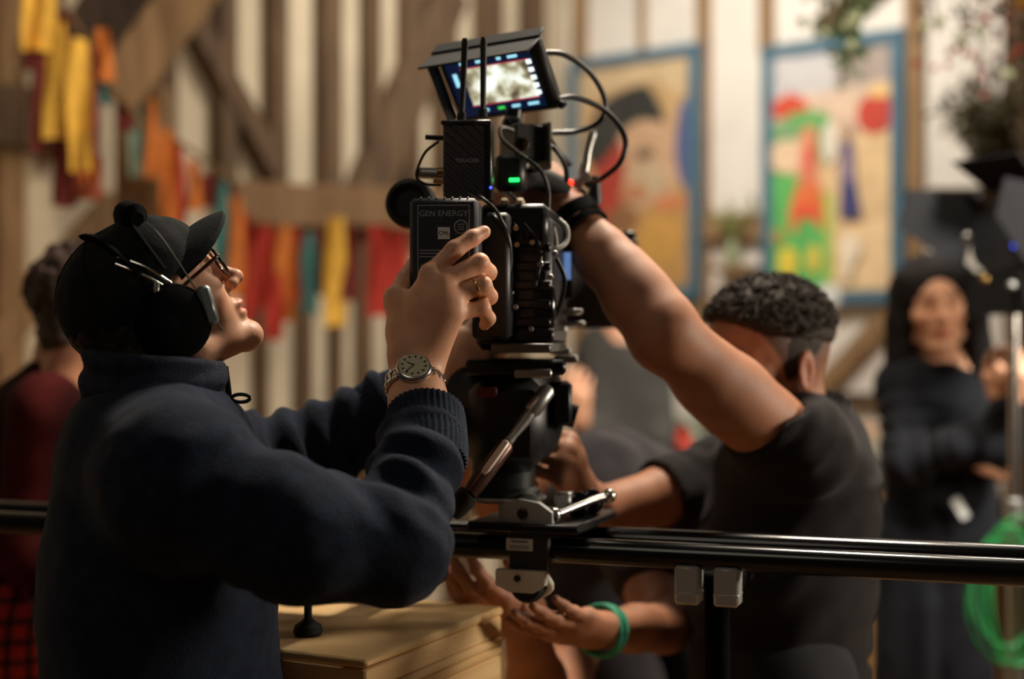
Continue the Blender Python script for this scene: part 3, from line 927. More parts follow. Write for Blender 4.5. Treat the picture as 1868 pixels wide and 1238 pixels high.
# matte box and lens beyond the body
MB().cyl(P(985, 505, 2.02), P(1015, 505, 2.20), 0.045, n=32).build('lens', BLACKS, cr)
mbx = Matrix.Rotation(-.1, 3, 'Z')
MB().box(P(1050, 512, 2.26), (0.150, 0.05, 0.150), mbx, 0.004).build('matte_box', BLACKP, cr)
MB().box(P(1095, 438, 2.26), (0.120, 0.11, 0.004), mbx @ Matrix.Rotation(.12, 3, 'Y'), 0.001).box(P(1145, 438, 2.24), (0.022, 0.06, 0.026), None, .004).build('matte_box_flag', BLACKS, cr)
for (x, y, sx, sz) in ((1043, 568, .030, .008), (1050, 590, .026, .007), (1026, 600, .012, .022), (1022, 640, .030, .010), (1032, 655, .034, .012)):
    MB().box(P(x, y, 2.02), (sx, .03, sz), None, .002).build('rod_bracket', BRUSHED, cr)

# ================================================================== fluid head on the slider
fh = thing('fluid_head', 'black fluid tripod head with angled steel handle carrying the camera rig', 'tripod head', P(930, 905, 1.90))
MB().box(P(940, 668, 1.90), (0.130, 0.15, 0.020), None, .004).build('top_plate', BLACKS, fh)
MB().box(P(972, 680, 1.85), (0.048, 0.06, 0.012), None, .002).build('quick_release', BRUSHED, fh)
MB().lathe(P(905, 745, 1.95), (0.9, -0.45, 0), [(0.050, -0.085), (0.066, -0.078), (0.070, -0.05), (0.070, 0.05), (0.064, 0.075), (0.045, 0.082)], 36).build('tilt_drum', BLACKP, fh)
MB().box(P(925, 770, 1.90), (0.100, 0.12, 0.125), None, .02).build('head_body', BLACKP, fh)
MB().lathe(P(918, 905, 1.91), (0, 0, 1), [(0.050, 0), (0.050, 0.010), (0.042, 0.014), (0.044, 0.05), (0.046, 0.07), (0.052, 0.078), (0.052, 0.12), (0.044, 0.13)], 36).build('pan_base', BLACKP, fh)
MB().lathe(P(918, 910, 1.91), (0, 0, 1), [(0.056, 0), (0.058, 0.003), (0.056, 0.006)], 40).build('base_ring', BRUSHED, fh)
MB().box(P(888, 716, 1.838), (0.026, 0.002, 0.014), None, .001).build('red_badge', mat('dark_red_print', (96, 26, 26), 0.6), fh)
MB().box(P(1024, 735, 1.93), (0.028, 0.05, 0.060), None, .005).cyl(P(1000, 745, 1.93), P(1050, 760, 1.93), .016).build('drag_knob', BLACKP, fh)
ha, hb_ = P(1003, 706, 1.84), P(856, 900, 1.78)
def hl(t): return ha.lerp(hb_, t)
rod = MB().tube([hl(0), hl(.03), hl(.22), hl(.245)], [0.006, 0.0105, 0.0115, 0.009], 18).build('handle', BRUSHED, fh)
MB().tube([hl(.24), hl(.30), hl(.46), hl(.52)], [0.0078, 0.0085, 0.0055, 0.0060], 16).build('handle_neck', BRUSHED, fh)
MB().tube([hl(.52), hl(.56), hl(.92), hl(1.0)], [0.0065, 0.0115, 0.0115, 0.0100], 18).build('handle_sleeve', mat('brown_anodised', (84, 58, 50), 0.3, metal=0.6), fh)
dirh = (hb_ - ha).normalized()
MB().box(hl(.735) + Vector((0, -0.0105, 0.003)), (0.070, 0.0095, 0.006), basis(dirh, Vector((0, -1, .25))), .002).build('handle_slot', mat('pale_steel', (246, 230, 216), 0.3, metal=0.0), fh)
MB().tube([hl(1.0), P(848, 908, 1.78), P(826, 926, 1.79)], [0.013, 0.016, 0.017], 16).build('handle_grip', RUBBER, fh)

# ================================================================== slider rail with carriage
RAIL = mat('black_anodised_tube', (14, 15, 18), 0.20, metal=0.4, coat=0.3)
sA = P(0, 951, 2.11); sB = P(1868, 1044, 1.65); sA.z = sB.z = 1.2297
sdir = (sB - sA).normalized(); sback = ZV.cross(sdir).normalized()      # sback points away from the viewer
if sback.y < 0: sback = -sback
sl = thing('camera_slider', 'long black twin-tube camera slider crossing the frame in front of the crew', 'slider', (sA + sB) / 2)
L0, L1 = sA - sdir * 0.5, sB + sdir * 0.35
for off in (0.0, 0.115):
    MB().cyl(L0 + sback * off, L1 + sback * off, 0.0165, n=32).build('rail_tube', RAIL, sl)
for t in (-0.02, 1.0):
    c = L0.lerp(L1, min(max(t, 0.0), 1.0)) + sback * 0.0575
    MB().box(c, (0.03, 0.17, 0.05), basis(sdir, ZV), .006).build('end_plate', BLACKS, sl)
def on_rail(px):
    """distance along the front tube at a photo column"""
    k = (px - 934.0) / FPX
    t = (k * sA.y - sA.x) / (sdir.x - k * sdir.y)
    return sA + sdir * t
for px in (1258, 1329):
    c = on_rail(px) + Vector((0, 0, -0.034))
    MB().box(c - sback * 0.004, (0.031, 0.032, 0.048), basis(sdir, ZV), .003).box(c - sback * 0.004 + Vector((0, 0, -.010)), (0.0315, 0.034, 0.006), basis(sdir, ZV), .002).build('clamp_block', mat('satin_aluminium', (176, 178, 176), .4, metal=.35), sl)
c = on_rail(1293) + sback * 0.0575
MB().box(c + sback * .01 + Vector((0, 0, -.034)), (0.075, 0.10, 0.02), basis(sdir, ZV), .003).cyl(c + Vector((0, 0, -.04)), Vector((c.x, c.y, 0.30)), 0.016).build('support_post', MATTE, sl)
mb = MB()
for a in (0.4, 2.5, 4.6):
    mb.tube([Vector((c.x, c.y, .62)), Vector((c.x + .22 * math.cos(a), c.y + .10 + .22 * math.sin(a), .25)), Vector((c.x + .34 * math.cos(a), c.y + .12 + .34 * math.sin(a), .012))], 0.011, 10)
mb.build('support_legs', BLACKS, sl)
# levelling feet that rest on the wooden box
for (x, y, d) in ((562, 1150, 1.78), (712, 1086, 1.985)):
    q = P(x, y, d)
    MB().lathe(Vector((q.x, q.y, 1.1305)), (0, 0, 1), [(0.016, 0), (0.019, .004), (0.017, .012), (0.008, .018), (0.005, .022), (0.005, .075)], 20).build('levelling_foot', RUBBER, sl)
    e = Vector((q.x, q.y, 1.20))
    MB().box((e + Vector((q.x, q.y + .02, 1.21))) / 2, (0.05, 0.20, 0.012), basis(sback, ZV) @ Matrix.Rotation(PI / 2, 3, 'Z'), .003).build('foot_bracket', BLACKS, sl)
MB().box(on_rail(792) + Vector((0, 0, -0.03)), (0.022, 0.05, 0.05), basis(sdir, ZV), .006).build('rail_stop', BLACKP, sl)

ca = thing('slider_carriage', 'silver and black carriage with rollers and white label riding on the slider', 'carriage', on_rail(965))
bs = basis(sdir, ZV)
cc_ = on_rail(968)
MB().box(cc_ + sback * 0.0575 + Vector((0, 0, .030)), (0.15, 0.19, 0.012), bs, .003).build('deck', BLACKS, ca)
MB().box(on_rail(975) - sback * 0.020 + Vector((0, 0, .002)), (0.055, 0.012, 0.062), bs, .003).build('side_block', mat('dark_grey_metal', (66, 64, 62), 0.4, metal=0.5), ca)
MB().box(on_rail(960) - sback * 0.0275 + Vector((0, 0, .008)), (0.036, 0.0012, 0.0155), bs, .0003).build('label_sticker', WHITE, ca)
for dz in (.004, -.002, -.0045):
    MB().box(on_rail(960) - sback * 0.0283 + Vector((0, 0, .008 + dz)), (0.026 if dz < 0 else .022, 0.0006, 0.0022 if dz > 0 else 0.0009), bs).build('label_print', mat('grey_print', (110, 110, 110), .7), ca)
hexa = [(-.036, 0), (.036, 0), (.036, .014), (.018, .026), (-.010, .030), (-.036, .022)]
MB().prism(hexa, 0.012, (on_rail(970) - sback * 0.016 + Vector((0, 0, .036)), sdir, ZV, -sback)).build('upper_bracket', mat('satin_aluminium', (176, 178, 176), .4, metal=.35), ca)
MB().lathe(on_rail(966) - sback * 0.027 + Vector((0, 0, .048)), -sback, [(0.007, 0), (0.007, .004), (.0045, .005), (.003, .002)], 18).build('bolt', mat('dark_bolt', (70, 56, 50), .4, metal=.7), ca)
trap = [(-.033, 0), (.033, 0), (.033, -.018), (.018, -.028), (-.014, -.028), (-.033, -.020)]
MB().prism(trap, 0.014, (on_rail(964) - sback * 0.022 + Vector((0, 0, -.024)), sdir, ZV, -sback)).build('lower_bracket', mat('pale_aluminium', (240, 237, 226), .4, metal=.0), ca)
MB().lathe(on_rail(960) - sback * 0.036 + Vector((0, 0, -.034)), -sback, [(0.0045, 0), (0.0045, .002), (.003, .003)], 16).build('bolt', MATS['dark_bolt'], ca)
MB().lathe(on_rail(966) + sback * 0.0 + Vector((0, 0, -.046)), sback, [(0.020, -.02), (0.024, -.01), (0.024, .01), (0.020, .02)], 24).build('roller', RUBBER, ca)
MB().tube([on_rail(1000) - sback * .02 + Vector((0, 0, -.028)), on_rail(1004) + sback * .0 + Vector((0, 0, -.050)), on_rail(975) + sback * .0 + Vector((0, 0, -.064))], .005, 10, smooth=4).build('roller_yoke', MATS['pale_aluminium'], ca)
for (px, o) in ((955, .02), (1030, .06), (1040, .10)):
    MB().lathe(on_rail(px) + sback * o + Vector((0, 0, .052)), (sdir * .4 - sback).normalized(), [(0.012, -.012), (0.017, -.008), (0.017, .008), (0.012, .012)], 22).build('roller', MATS['grey_plastic'] if o < .03 else BLACKG, ca)
MB().tube([on_rail(1015) - sback * .010 + Vector((0, 0, .045)), on_rail(1050) + sback * .06 + Vector((0, 0, .056)), on_rail(1070) + sback * .10 + Vector((0, 0, .060))], .0055, 10, smooth=3).ball(on_rail(1015) - sback * .012 + Vector((0, 0, .046)), .010, 14, 9).ball(on_rail(1074) + sback * .10 + Vector((0, 0, .060)), .010, 14, 9).build('link_arm', CHROME, ca)
MB().box(on_rail(1010) + sback * .05 + Vector((0, 0, .056)), (0.022, .03, .026), bs, .004).build('hinge_block', BRUSHED, ca)

# ================================================================== stacked wooden boxes under the slider
PLY = mat('pale_pine_box', (232, 196, 142), 0.55, bump=0.25, bscale=30, col2=(212, 172, 116), vscale=7, stretch=(1, 1, 5))
bF_, bRr = Vector((-0.169, 1.646, 0)), Vector((-0.012, 1.971, 0))
bu = (bRr - bF_).normalized(); bl = Vector((-bu.y, bu.x, 0))
def wooden_box(name, label, z0, z1, ln=0.362, wd=0.50, inset=0.0):
    h = z1 - z0
    t = thing(name, label, 'box', bF_ + bu * (ln / 2) + bl * (wd / 2) + ZV * z0)
    c = bF_ + bu * (ln / 2) + bl * (wd / 2)
    R = basis(bu, ZV)
    MB().box(c + ZV * (z1 - .006), (ln, wd, .012), R, .0035).build('top_board', PLY, t)
    MB().box(c + ZV * (z0 + .006), (ln, wd, .012), R, .0035).build('bottom_board', PLY, t)
    for s in (-1, 1):
        MB().box(c + bu * (s * (ln / 2 - .008)) + ZV * (z0 + h / 2), (.012, wd - .006, h - .0255), R, .002).build('end_board', PLY, t)
        MB().box(c + bl * (s * (wd / 2 - .008)) + ZV * (z0 + h / 2), (ln - .006, .012, h - .0255), R, .002).build('side_board', PLY, t)
    return t
wooden_box('wooden_box', 'thin pale wooden box on top of the stack under the slider feet', 1.078, 1.130)
wooden_box('wooden_box', 'lower pale wooden box beneath the thin box under the slider', 0.975, 1.077)
wooden_box('wooden_crate', 'tall wooden crate at the bottom of the box stack', 0.0, 0.974)
# ================================================================== people: shared builders
SKIN = mat('skin_fair', (222, 166, 132), 0.5, sss=0.10, bump=0.06, bscale=320, var=0.10, vscale=30, attr='tint')
SKIN_B = mat('skin_tan', (166, 112, 82), 0.6, sss=0.10, bump=0.06, bscale=320, var=0.10, vscale=26, attr='tint')

def head_sdf(h=0.0028, ears=True, neck=0.062, necklen=0.20, beard=0.0):
    """head facing +x, left +y, up +z; ear canals on the y axis"""
    F = Field((-0.16, -0.12, -0.05 - necklen), (0.16, 0.12, 0.17), h)
    F.cone((-0.022, 0, -0.02), (-0.05, 0, -0.06 - necklen), neck * 0.93, neck * 1.1, 0.02)
    F.ell((-0.006, 0, 0.042), (0.095, 0.075, 0.085), 0.02)
    F.ell((0.035, 0, 0.052), (0.060, 0.066, 0.058), 0.03)
    F.ell((0.045, 0, -0.022), (0.050, 0.056, 0.066), 0.025)
    for s in (-1, 1):
        F.cone((0.0, s * 0.054, -0.035), (0.012, s * 0.050, -0.058), 0.018, 0.017, 0.02)
        F.cone((0.012, s * 0.050, -0.058), (0.078, s * 0.014, -0.083), 0.017, 0.016, 0.02)
        F.ell((0.062, s * 0.042, -0.002), (0.026, 0.022, 0.022), 0.02)
        F.cone((0.086, s * 0.010, 0.038), (0.070, s * 0.045, 0.037), 0.011, 0.011, 0.018)
    F.ell((0.086, 0, -0.083), (0.017, 0.021, 0.016), 0.018)
    for s in (-1, 1):
        F.ell((0.100, s * 0.031, 0.021), (0.017, 0.019, 0.013), 0.014, 'sub')
        F.ell((0.079, s * 0.031, 0.021), (0.0135, 0.0145, 0.0125), 0.004)
    F.cone((0.090, 0, 0.033), (0.114, 0, -0.008), 0.0065, 0.0100, 0.012)
    F.ell((0.116, 0, -0.011), (0.0105, 0.0110, 0.0095), 0.006)
    for s in (-1, 1):
        F.ell((0.104, s * 0.0120, -0.0150), (0.0105, 0.0075, 0.0080), 0.006)
        F.ell((0.110, s * 0.0065, -0.0235), (0.0065, 0.0035, 0.0050), 0.003, 'sub')
    F.ell((0.091, 0, -0.0400), (0.0145, 0.024, 0.0080), 0.008)
    F.ell((0.089, 0, -0.0535), (0.0130, 0.020, 0.0080), 0.008)
    F.ell((0.104, 0, -0.0468), (0.0090, 0.025, 0.0018), 0.004, 'sub')
    if ears:
        for s in (-1, 1):
            R = Matrix.Rotation(s * 0.35, 3, 'Z') @ Matrix.Rotation(-0.18, 3, 'Y')
            F.ell((-0.008, s * 0.080, 0.004), (0.019, 0.0075, 0.033), 0.010, R=R)
            F.ell((-0.004, s * 0.0885, 0.006), (0.0115, 0.0065, 0.023), 0.004, 'sub', R=R)
            F.ell((0.004, s * 0.083, -0.002), (0.005, 0.005, 0.007), 0.003)
    F.cut((0, 0, -0.04 - necklen), (0, 0, -1))
    return F.mesh(2)

def face_tint(V, lip=(0.95, 0.62, 0.60), brow=(0.25, 0.17, 0.12), beard=0.0, eyes=False, beardcol=(0.45, 0.38, 0.34)):
    c = np.ones((len(V), 3))
    x, y, z = V[:, 0], V[:, 1], V[:, 2]
    def blend(w, col):
        nonlocal c
        w = np.clip(w, 0, 1)[:, None]
        c = c * (1 - w) + np.array(col) * w
    blend(0.45 * np.exp(-(((x - 0.116) / 0.018) ** 2 + (y / 0.02) ** 2 + ((z + 0.012) / 0.016) ** 2)), (1.0, 0.66, 0.60))
    blend(0.30 * np.exp(-(((x - 0.075) / 0.03) ** 2 + ((np.abs(y) - 0.042) / 0.02) ** 2 + ((z + 0.012) / 0.022) ** 2)), (1.0, 0.68, 0.62))
    blend(1.4 * np.exp(-((np.maximum(0, 0.094 - x) / 0.008) ** 2 + (y / 0.022) ** 4 + ((z + 0.0468) / 0.0095) ** 4)), lip)
    bz = 0.045 + 0.004 * np.cos((np.abs(y) - 0.03) * 60)
    blend(1.3 * np.exp(-(((np.abs(y) - 0.031) / 0.019) ** 4 + ((z - bz) / 0.0048) ** 2)) * (x > 0.055), brow)
    if beard:
        m = (z < -0.018) & (z > -0.13) & (x > -0.005 + 0.0 * z)
        w = beard * (1 - np.exp(-((z + 0.0468) / 0.012) ** 2 * 0.9) * (x > 0.09)) * np.clip((-0.012 - z) / 0.02, 0, 1) * np.clip((x + 0.01) / 0.02, 0, 1)
        blend(w * m, beardcol)
    if eyes:
        e = np.exp(-(((np.abs(y) - 0.031) / 0.0085) ** 4 + ((z - 0.021) / 0.0045) ** 4)) * (x > 0.07)
        blend(e * 1.2, (0.12, 0.08, 0.06))
    return c

def pose(pos, yaw, pitch=0.0, roll=0.0, scale=1.0):
    return (Matrix.Translation(pos) @ Matrix.Rotation(yaw, 4, 'Z') @ Matrix.Rotation(-pitch, 4, 'Y')
            @ Matrix.Rotation(roll, 4, 'X') @ Matrix.Diagonal((scale, scale, scale, 1)))

def hand_joints(M, side, curl=((20, 30, 20),) * 4, spread=0.06, thumb=((0.030, 0.020, -0.012), (0.050, 0.056, -0.022), (0.054, 0.086, -0.034), (0.050, 0.108, -0.044))):
    """right hand seen from its back, fingers along +y, back along +z; side=+1 puts the thumb at +x"""
    M3 = M
    mx = (0.031, 0.010, -0.011, -0.030); my = (0.090, 0.094, 0.088, 0.079)
    ln = ((0.046, 0.027, 0.022), (0.051, 0.031, 0.023), (0.047, 0.029, 0.022), (0.036, 0.022, 0.020))
    mcp = []; fing = []
    for i in range(4):
        p = Vector((side * mx[i], my[i], 0.004 if i in (1, 2) else 0.0))
        mcp.append(M3 @ p)
        a = 0; chain = []
        sp = side * spread * (1.5, 0.4, -0.6, -1.7)[i]
        for j in range(3):
            a += math.radians(curl[i][j])
            p = p + Vector((math.sin(sp) * math.cos(a), math.cos(a) * math.cos(sp), -math.sin(a))) * ln[i][j]
            chain.append(M3 @ p)
        fing.append(chain)
    th = [M3 @ Vector((side * t[0], t[1], t[2])) for t in thumb]
    return M3 @ Vector((0, 0, 0)), mcp, fing, th

def hand_sdf(wrist, mcp, fing, thumb, fore, fore_r=(0.030, 0.043), fore_flat=None, h=0.0024, sc=1.0, extra=(), fs=1.0):
    """one continuous hand, wrist and forearm; fore = list of points from the wrist back to the elbow"""
    pts = [wrist] + list(mcp) + [p for f in fing for p in f] + list(thumb) + list(fore)
    A = np.array([tuple(p) for p in pts])
    F = Field(A.min(0) - 0.07, A.max(0) + 0.07, h)
    nrm = (Vector(mcp[0]) - Vector(wrist)).cross(Vector(mcp[3]) - Vector(wrist)).normalized()
    ax = (Vector(mcp[1]) - Vector(wrist)).normalized()
    side = nrm.cross(ax)
    # forearm
    chain = [wrist] + list(fore)
    n = len(chain)
    for i in range(n - 1):
        t0, t1 = i / (n - 1), (i + 1) / (n - 1)
        r0 = fore_r[0] + (fore_r[1] - fore_r[0]) * math.sin(t0 * PI / 2); r1 = fore_r[0] + (fore_r[1] - fore_r[0]) * math.sin(t1 * PI / 2)
        F.cone(chain[i], chain[i + 1], r0, r1, 0.02, flat=fore_flat if fore_flat is not None else nrm, fk=0.80 if i == 0 else 0.92)
    # palm
    for i, m in enumerate(mcp):
        b = Vector(wrist) + (Vector(m) - Vector(wrist)).dot(side) * side * 0.55 + ax * 0.012
        F.cone(b, m, 0.0150 * sc, 0.0118 * sc, 0.016)
    pc = (Vector(mcp[1]) + Vector(mcp[2])) * 0.5
    F.cone(Vector(wrist) + ax * 0.01, Vector(wrist).lerp(pc, 0.8), 0.026 * sc, 0.030 * sc, 0.014, flat=nrm, fk=0.50)
    # knuckles and fingers
    rad = ((0.0104, 0.0095, 0.0086, 0.0072), (0.0106, 0.0098, 0.0088, 0.0074), (0.0102, 0.0093, 0.0084, 0.0071), (0.0092, 0.0082, 0.0074, 0.0063))
    for i in range(4):
        ch = [mcp[i]] + list(fing[i])
        F.ell(Vector(mcp[i]) + nrm * 0.001, (0.0118 * sc,) * 3, 0.007)
        for j in range(3):
            F.cone(ch[j], ch[j + 1], rad[i][j] * sc * fs, rad[i][j + 1] * sc * fs, 0.0045)
            if j and fs == 1.0: F.ell(ch[j], (rad[i][j] * 1.02 * sc,) * 3, 0.004)
    # thumb
    F.cone(Vector(wrist).lerp(Vector(thumb[0]), 0.6), thumb[0], 0.020 * sc, 0.0175 * sc, 0.015)
    F.cone(thumb[0], thumb[1], 0.0175 * sc, 0.0128 * sc, 0.012)
    F.cone(Vector(mcp[0]).lerp(Vector(wrist), 0.30), thumb[1], 0.008 * sc, 0.008 * sc, 0.022)
    F.cone(thumb[1], thumb[2], 0.0120 * sc, 0.0108 * sc, 0.005)
    F.cone(thumb[2], thumb[3], 0.0108 * sc, 0.0085 * sc, 0.004)
    for e in extra:
        F.cone(*e)
    return F.mesh(1)

def limb_folds(V, N, a, b, period, amp, reach, seed=0.0, wob=1.6, dirx=None, lo=0.0, hi=1.0):
    """transverse sleeve folds around the limb a-b"""
    a = np.array(a, float); b = np.array(b, float)
    ba = b - a; L = np.linalg.norm(ba)
    t = (V - a) @ ba / L ** 2
    q = V - a - np.clip(t, 0, 1)[:, None] * ba
    r = np.linalg.norm(q, axis=1)
    w = np.clip((reach - r) / (reach * 0.3), 0, 1) * np.clip((t - lo) / 0.12, 0, 1) * np.clip((hi - t) / 0.12, 0, 1)
    ph = t * L / period * 2 * PI + wob * vnoise(V + seed, 16) + 1.2 * vnoise(V + seed + 3.3, 7)
    if dirx is not None:
        ph = ph + (q @ np.array(dirx, float)) * 2 * PI / period
    s = np.sin(ph)
    s = np.sign(s) * np.abs(s) ** 0.8
    e = 0.55 + 0.45 * vnoise(V + seed + 7.7, 10)
    return V + N * (amp * s * e * w)[:, None]

def cloth_noise(V, N, amp, scale, seed=0.0):
    return V + N * (amp * (vnoise(V + seed, scale) + 0.5 * vnoise(V + seed + 5, scale * 2.1)))[:, None]

def ribbed_tube(pts, rad, ribs, depth, n=None, flatdir=None, flat=1.0, inner=0.006):
    """open knitted cuff: ribs run along it, the mouth turns inwards"""
    n = n or ribs * 4
    mb = MB()
    pts = [Vector(p) for p in pts]
    v = []; f = []
    t0 = (pts[1] - pts[0]).normalized()
    up = Vector(flatdir) if flatdir is not None else Vector((0, 0, 1))
    rows = [(p, r, 1.0) for p, r in zip(pts, rad)]
    rows = [(pts[0] + t0 * 0.014, rad[0] - inner, 0.0), (pts[0] + t0 * 0.001, rad[0] - inner * 0.9, 0.2), (pts[0] - t0 * 0.002, rad[0] - inner * 0.35, 0.7)] + rows
    m = len(rows)
    for i, (p, r, k) in enumerate(rows):
        j = max(0, i - 3)
        t = (pts[min(j + 1, len(pts) - 1)] - pts[max(j - 1, 0)]).normalized()
        a = t.cross(up).normalized(); b = t.cross(a)
        for q in range(n):
            an = 2 * PI * q / n
            rr = r + k * depth * (math.cos(an * ribs) * 0.5)
            v.append(p + a * math.cos(an) * rr + b * math.sin(an) * rr * flat)
    for i in range(m - 1):
        for q in range(n):
            q2 = (q + 1) % n
            f.append((i * n + q, i * n + q2, (i + 1) * n + q2, (i + 1) * n + q))
    return mb.raw(v, f)

def shoe(parent, heel, toe, m, name='shoe'):
    F = Field(np.minimum(heel, toe) - 0.1, np.maximum(heel, toe) + 0.16, 0.008)
    F.cone(Vector(heel) + Vector((0, 0, .045)), Vector(toe) + Vector((0, 0, .035)), 0.045, 0.036, 0.02)
    F.cone(Vector(heel) + Vector((0, 0, .05)), Vector(heel) + Vector((0, 0, .12)), 0.045, 0.042, 0.02)
    F.cut(Vector((0, 0, 0.004)), (0, 0, -1))
    V, Q = F.mesh(1)
    return link_mesh(name, V, Q, m, parent)

def leg_pair(parent, hips, knees, ankles, m, r=(0.095, 0.07, 0.055), name='trousers'):
    A = np.array([tuple(p) for p in list(hips) + list(knees) + list(ankles)])
    F = Field(A.min(0) - 0.2, A.max(0) + 0.22, 0.012)
    for a, b, c in zip(hips, knees, ankles):
        F.cone(a, b, r[0], r[1], 0.03)
        F.cone(b, c, r[1], r[2], 0.03)
    F.cone(hips[0], hips[1], r[0] * 1.15, r[0] * 1.15, 0.05)
    V, Q = F.mesh(2)
    V = cloth_noise(V, vnormals(V, Q), 0.004, 14)
    return link_mesh(name, V, Q, m, parent)
# ================================================================== operator in the navy jumper (nearest)
m1 = thing('person', 'person in navy jumper, black cap, glasses and headset looking up at the camera monitor', 'person', (-0.40, 1.62, 0))
# ---- head, hands and hidden trunk: one body mesh
H1 = pose(P(289, 586, 1.66), math.radians(20), math.radians(36), 0, 0.895)
hv, hq = head_sdf(0.0026, ears=True, neck=0.060, necklen=0.10)
ht = face_tint(hv, brow=(0.3, 0.2, 0.15), beard=0.10, lip=(1.0, 0.66, 0.62))
hv = xform(H1, hv)

W1 = P(757, 668, 1.678)
mcp1 = [P(786, 500, 1.676), P(806, 517, 1.668), P(812, 544, 1.668), P(820, 573, 1.672)]
fing1 = [[P(829, 455, 1.684), P(862, 434, 1.692), P(883, 423, 1.700)],
         [P(875, 479, 1.678), P(891, 497, 1.703), P(884, 506, 1.724)],
         [P(881, 520, 1.678), P(893, 541, 1.700), P(886, 549, 1.722)],
         [P(880, 561, 1.682), P(891, 581, 1.698), P(884, 592, 1.712)]]
th1 = [P(735, 606, 1.694), P(723, 545, 1.704), P(738, 512, 1.726), P(754, 482, 1.748)]
E1 = P(740, 1000, 1.50)
rv, rq = hand_sdf(W1, mcp1, fing1, th1, [P(762, 730, 1.648), P(768, 800, 1.605), P(765, 850, 1.575)], (0.0285, 0.031), sc=1.03, h=0.0022, fs=1.10)

W1L = P(772, 706, 1.93); E1L = P(560, 835, 1.93)
fw = (P(836, 640, 1.955) - W1L).normalized()
ML = Matrix.Translation(W1L) @ basis(fw.cross(Vector((0, -1, 0.2))), Vector((0, -1, 0.2)) - fw * Vector((0, -1, 0.2)).dot(fw)).to_4x4()
by = ML.to_3x3().col[1]
if by.dot(fw) < 0:
    ML = Matrix.Translation(W1L) @ basis(-fw.cross(Vector((0, -1, 0.2))), Vector((0, -1, 0.2)) - fw * Vector((0, -1, 0.2)).dot(fw)).to_4x4()
j = hand_joints(ML, 1, ((35, 40, 30),) * 4)
lv, lq = hand_sdf(*j, [W1L.lerp(E1L, .5), E1L], (0.029, 0.040), h=0.003)

S1R = P(325, 872, 1.475); S1L = P(375, 850, 1.83); NB1 = P(285, 760, 1.63)
F = Field((-0.75, 1.3, 0.85), (0.0, 2.0, 1.55), 0.010)
F.cone(P(283, 850, 1.64), P(295, 1420, 1.64), 0.095, 0.115, 0.03, flat=(0, 1, 0), fk=1.4)
F.cone(S1R, S1L, 0.05, 0.05, 0.03).cone(NB1, P(285, 700, 1.655), 0.045, 0.042, 0.02)
F.cone(S1R, E1, 0.045, 0.040, 0.02).cone(S1L, E1L, 0.045, 0.040, 0.02).cone(E1L, W1L, 0.038, 0.03, 0.02).cone(E1, E1.lerp(W1, .6), 0.04, 0.034, 0.02)
tv, tq = F.mesh(1)
V, Q = merge([(hv, hq), (rv, rq), (lv, lq), (tv, tq)])
tint = np.concatenate([ht, np.ones((len(rv) + len(lv) + len(tv), 3))])
# warmer knuckles and finger ends
for p in [q for f in fing1 for q in (f[0], f[2])] + mcp1:
    dd = np.linalg.norm(V - np.array(p), axis=1)
    w = (0.30 * np.exp(-(dd / 0.011) ** 2))[:, None]
    tint = tint * (1 - w) + np.array((1.0, 0.72, 0.66)) * w
link_mesh('body', V, Q, SKIN, m1, colors=tint)
# finger nail of the raised index finger
R_ = basis(fing1[0][2] - fing1[0][1], (P(0, 0, 1) * 0 + Vector((-0.15, -0.75, 0.6))))
MB().ball(fing1[0][2] + R_ @ Vector((-0.001, 0, 0.0052)), (0.0058, 0.0048, 0.0022), 12, 8, R_).build('fingernail', mat('nail', (222, 170, 146), 0.3, spec=0.6), m1)

# ---- hair under the cap
F = Field((-0.16, -0.12, -0.14), (0.06, 0.12, 0.12), 0.004)
F.ell((-0.008, 0, 0.038), (0.098, 0.080, 0.086), 0.01)
F.ell((-0.042, 0, -0.045), (0.066, 0.074, 0.075), 0.03)
F.cut((0.016, 0, 0), (0.9, 0, -0.12)).cut((0, 0, 0.06), (0, 0, 1))
V, Q = F.mesh(2)
V = cloth_noise(V, vnormals(V, Q), 0.002, 90)
link_mesh('hair', xform(H1, V), Q, DARKHAIR, m1)

# ---- cap: crown, brim, top button, seams
def shell_cap():
    F = Field((-0.15, -0.12, -0.06), (0.15, 0.12, 0.18), 0.0035)
    F.ell((-0.004, 0, 0.046), (0.102, 0.084, 0.090), 0.01)
    F.ell((0.04, 0, 0.062), (0.062, 0.072, 0.060), 0.03)
    F.cut((0.10, 0, 0.060), (0.36, 0, -1.0), 0.006)
    F.ell((-0.006, 0, 0.034), (0.0965, 0.078, 0.089), 0.0, 'sub')
    return F.mesh(2)
V, Q = shell_cap()
V = cloth_noise(V, vnormals(V, Q), 0.0016, 34)
cap = link_mesh('cap', xform(H1, V), Q, CAPM, m1)
mb = MB(); v = []; f = []
nu, nv = 28, 9
for side in (0, 1):
    for i in range(nu + 1):
        u = -1 + 2 * i / nu
        for jj in range(nv + 1):
            w = jj / nv
            th = u * 1.05
            bx, by_, bz = -0.002 + 0.098 * math.cos(th), 0.079 * math.sin(th), 0.071 - 0.012 * u * u
            out = 0.056 * w * (1 - abs(u) ** 4.5) ** 0.5
            yy = by_ * (1 + 0.10 * w)
            zz = bz - 0.012 * w * w - 0.020 * (0.2 + w) * u * u + (0.0 if side else 0.0060) + 0.006 * w
            v.append(H1 @ Vector((bx + out, yy, zz)))
o_ = (nu + 1) * (nv + 1)
for i in range(nu):
    for jj in range(nv):
        a = i * (nv + 1) + jj
        f.append((a, a + 1, a + nv + 2, a + nv + 1)); f.append((a + o_, a + nv + 1 + o_, a + nv + 2 + o_, a + 1 + o_))
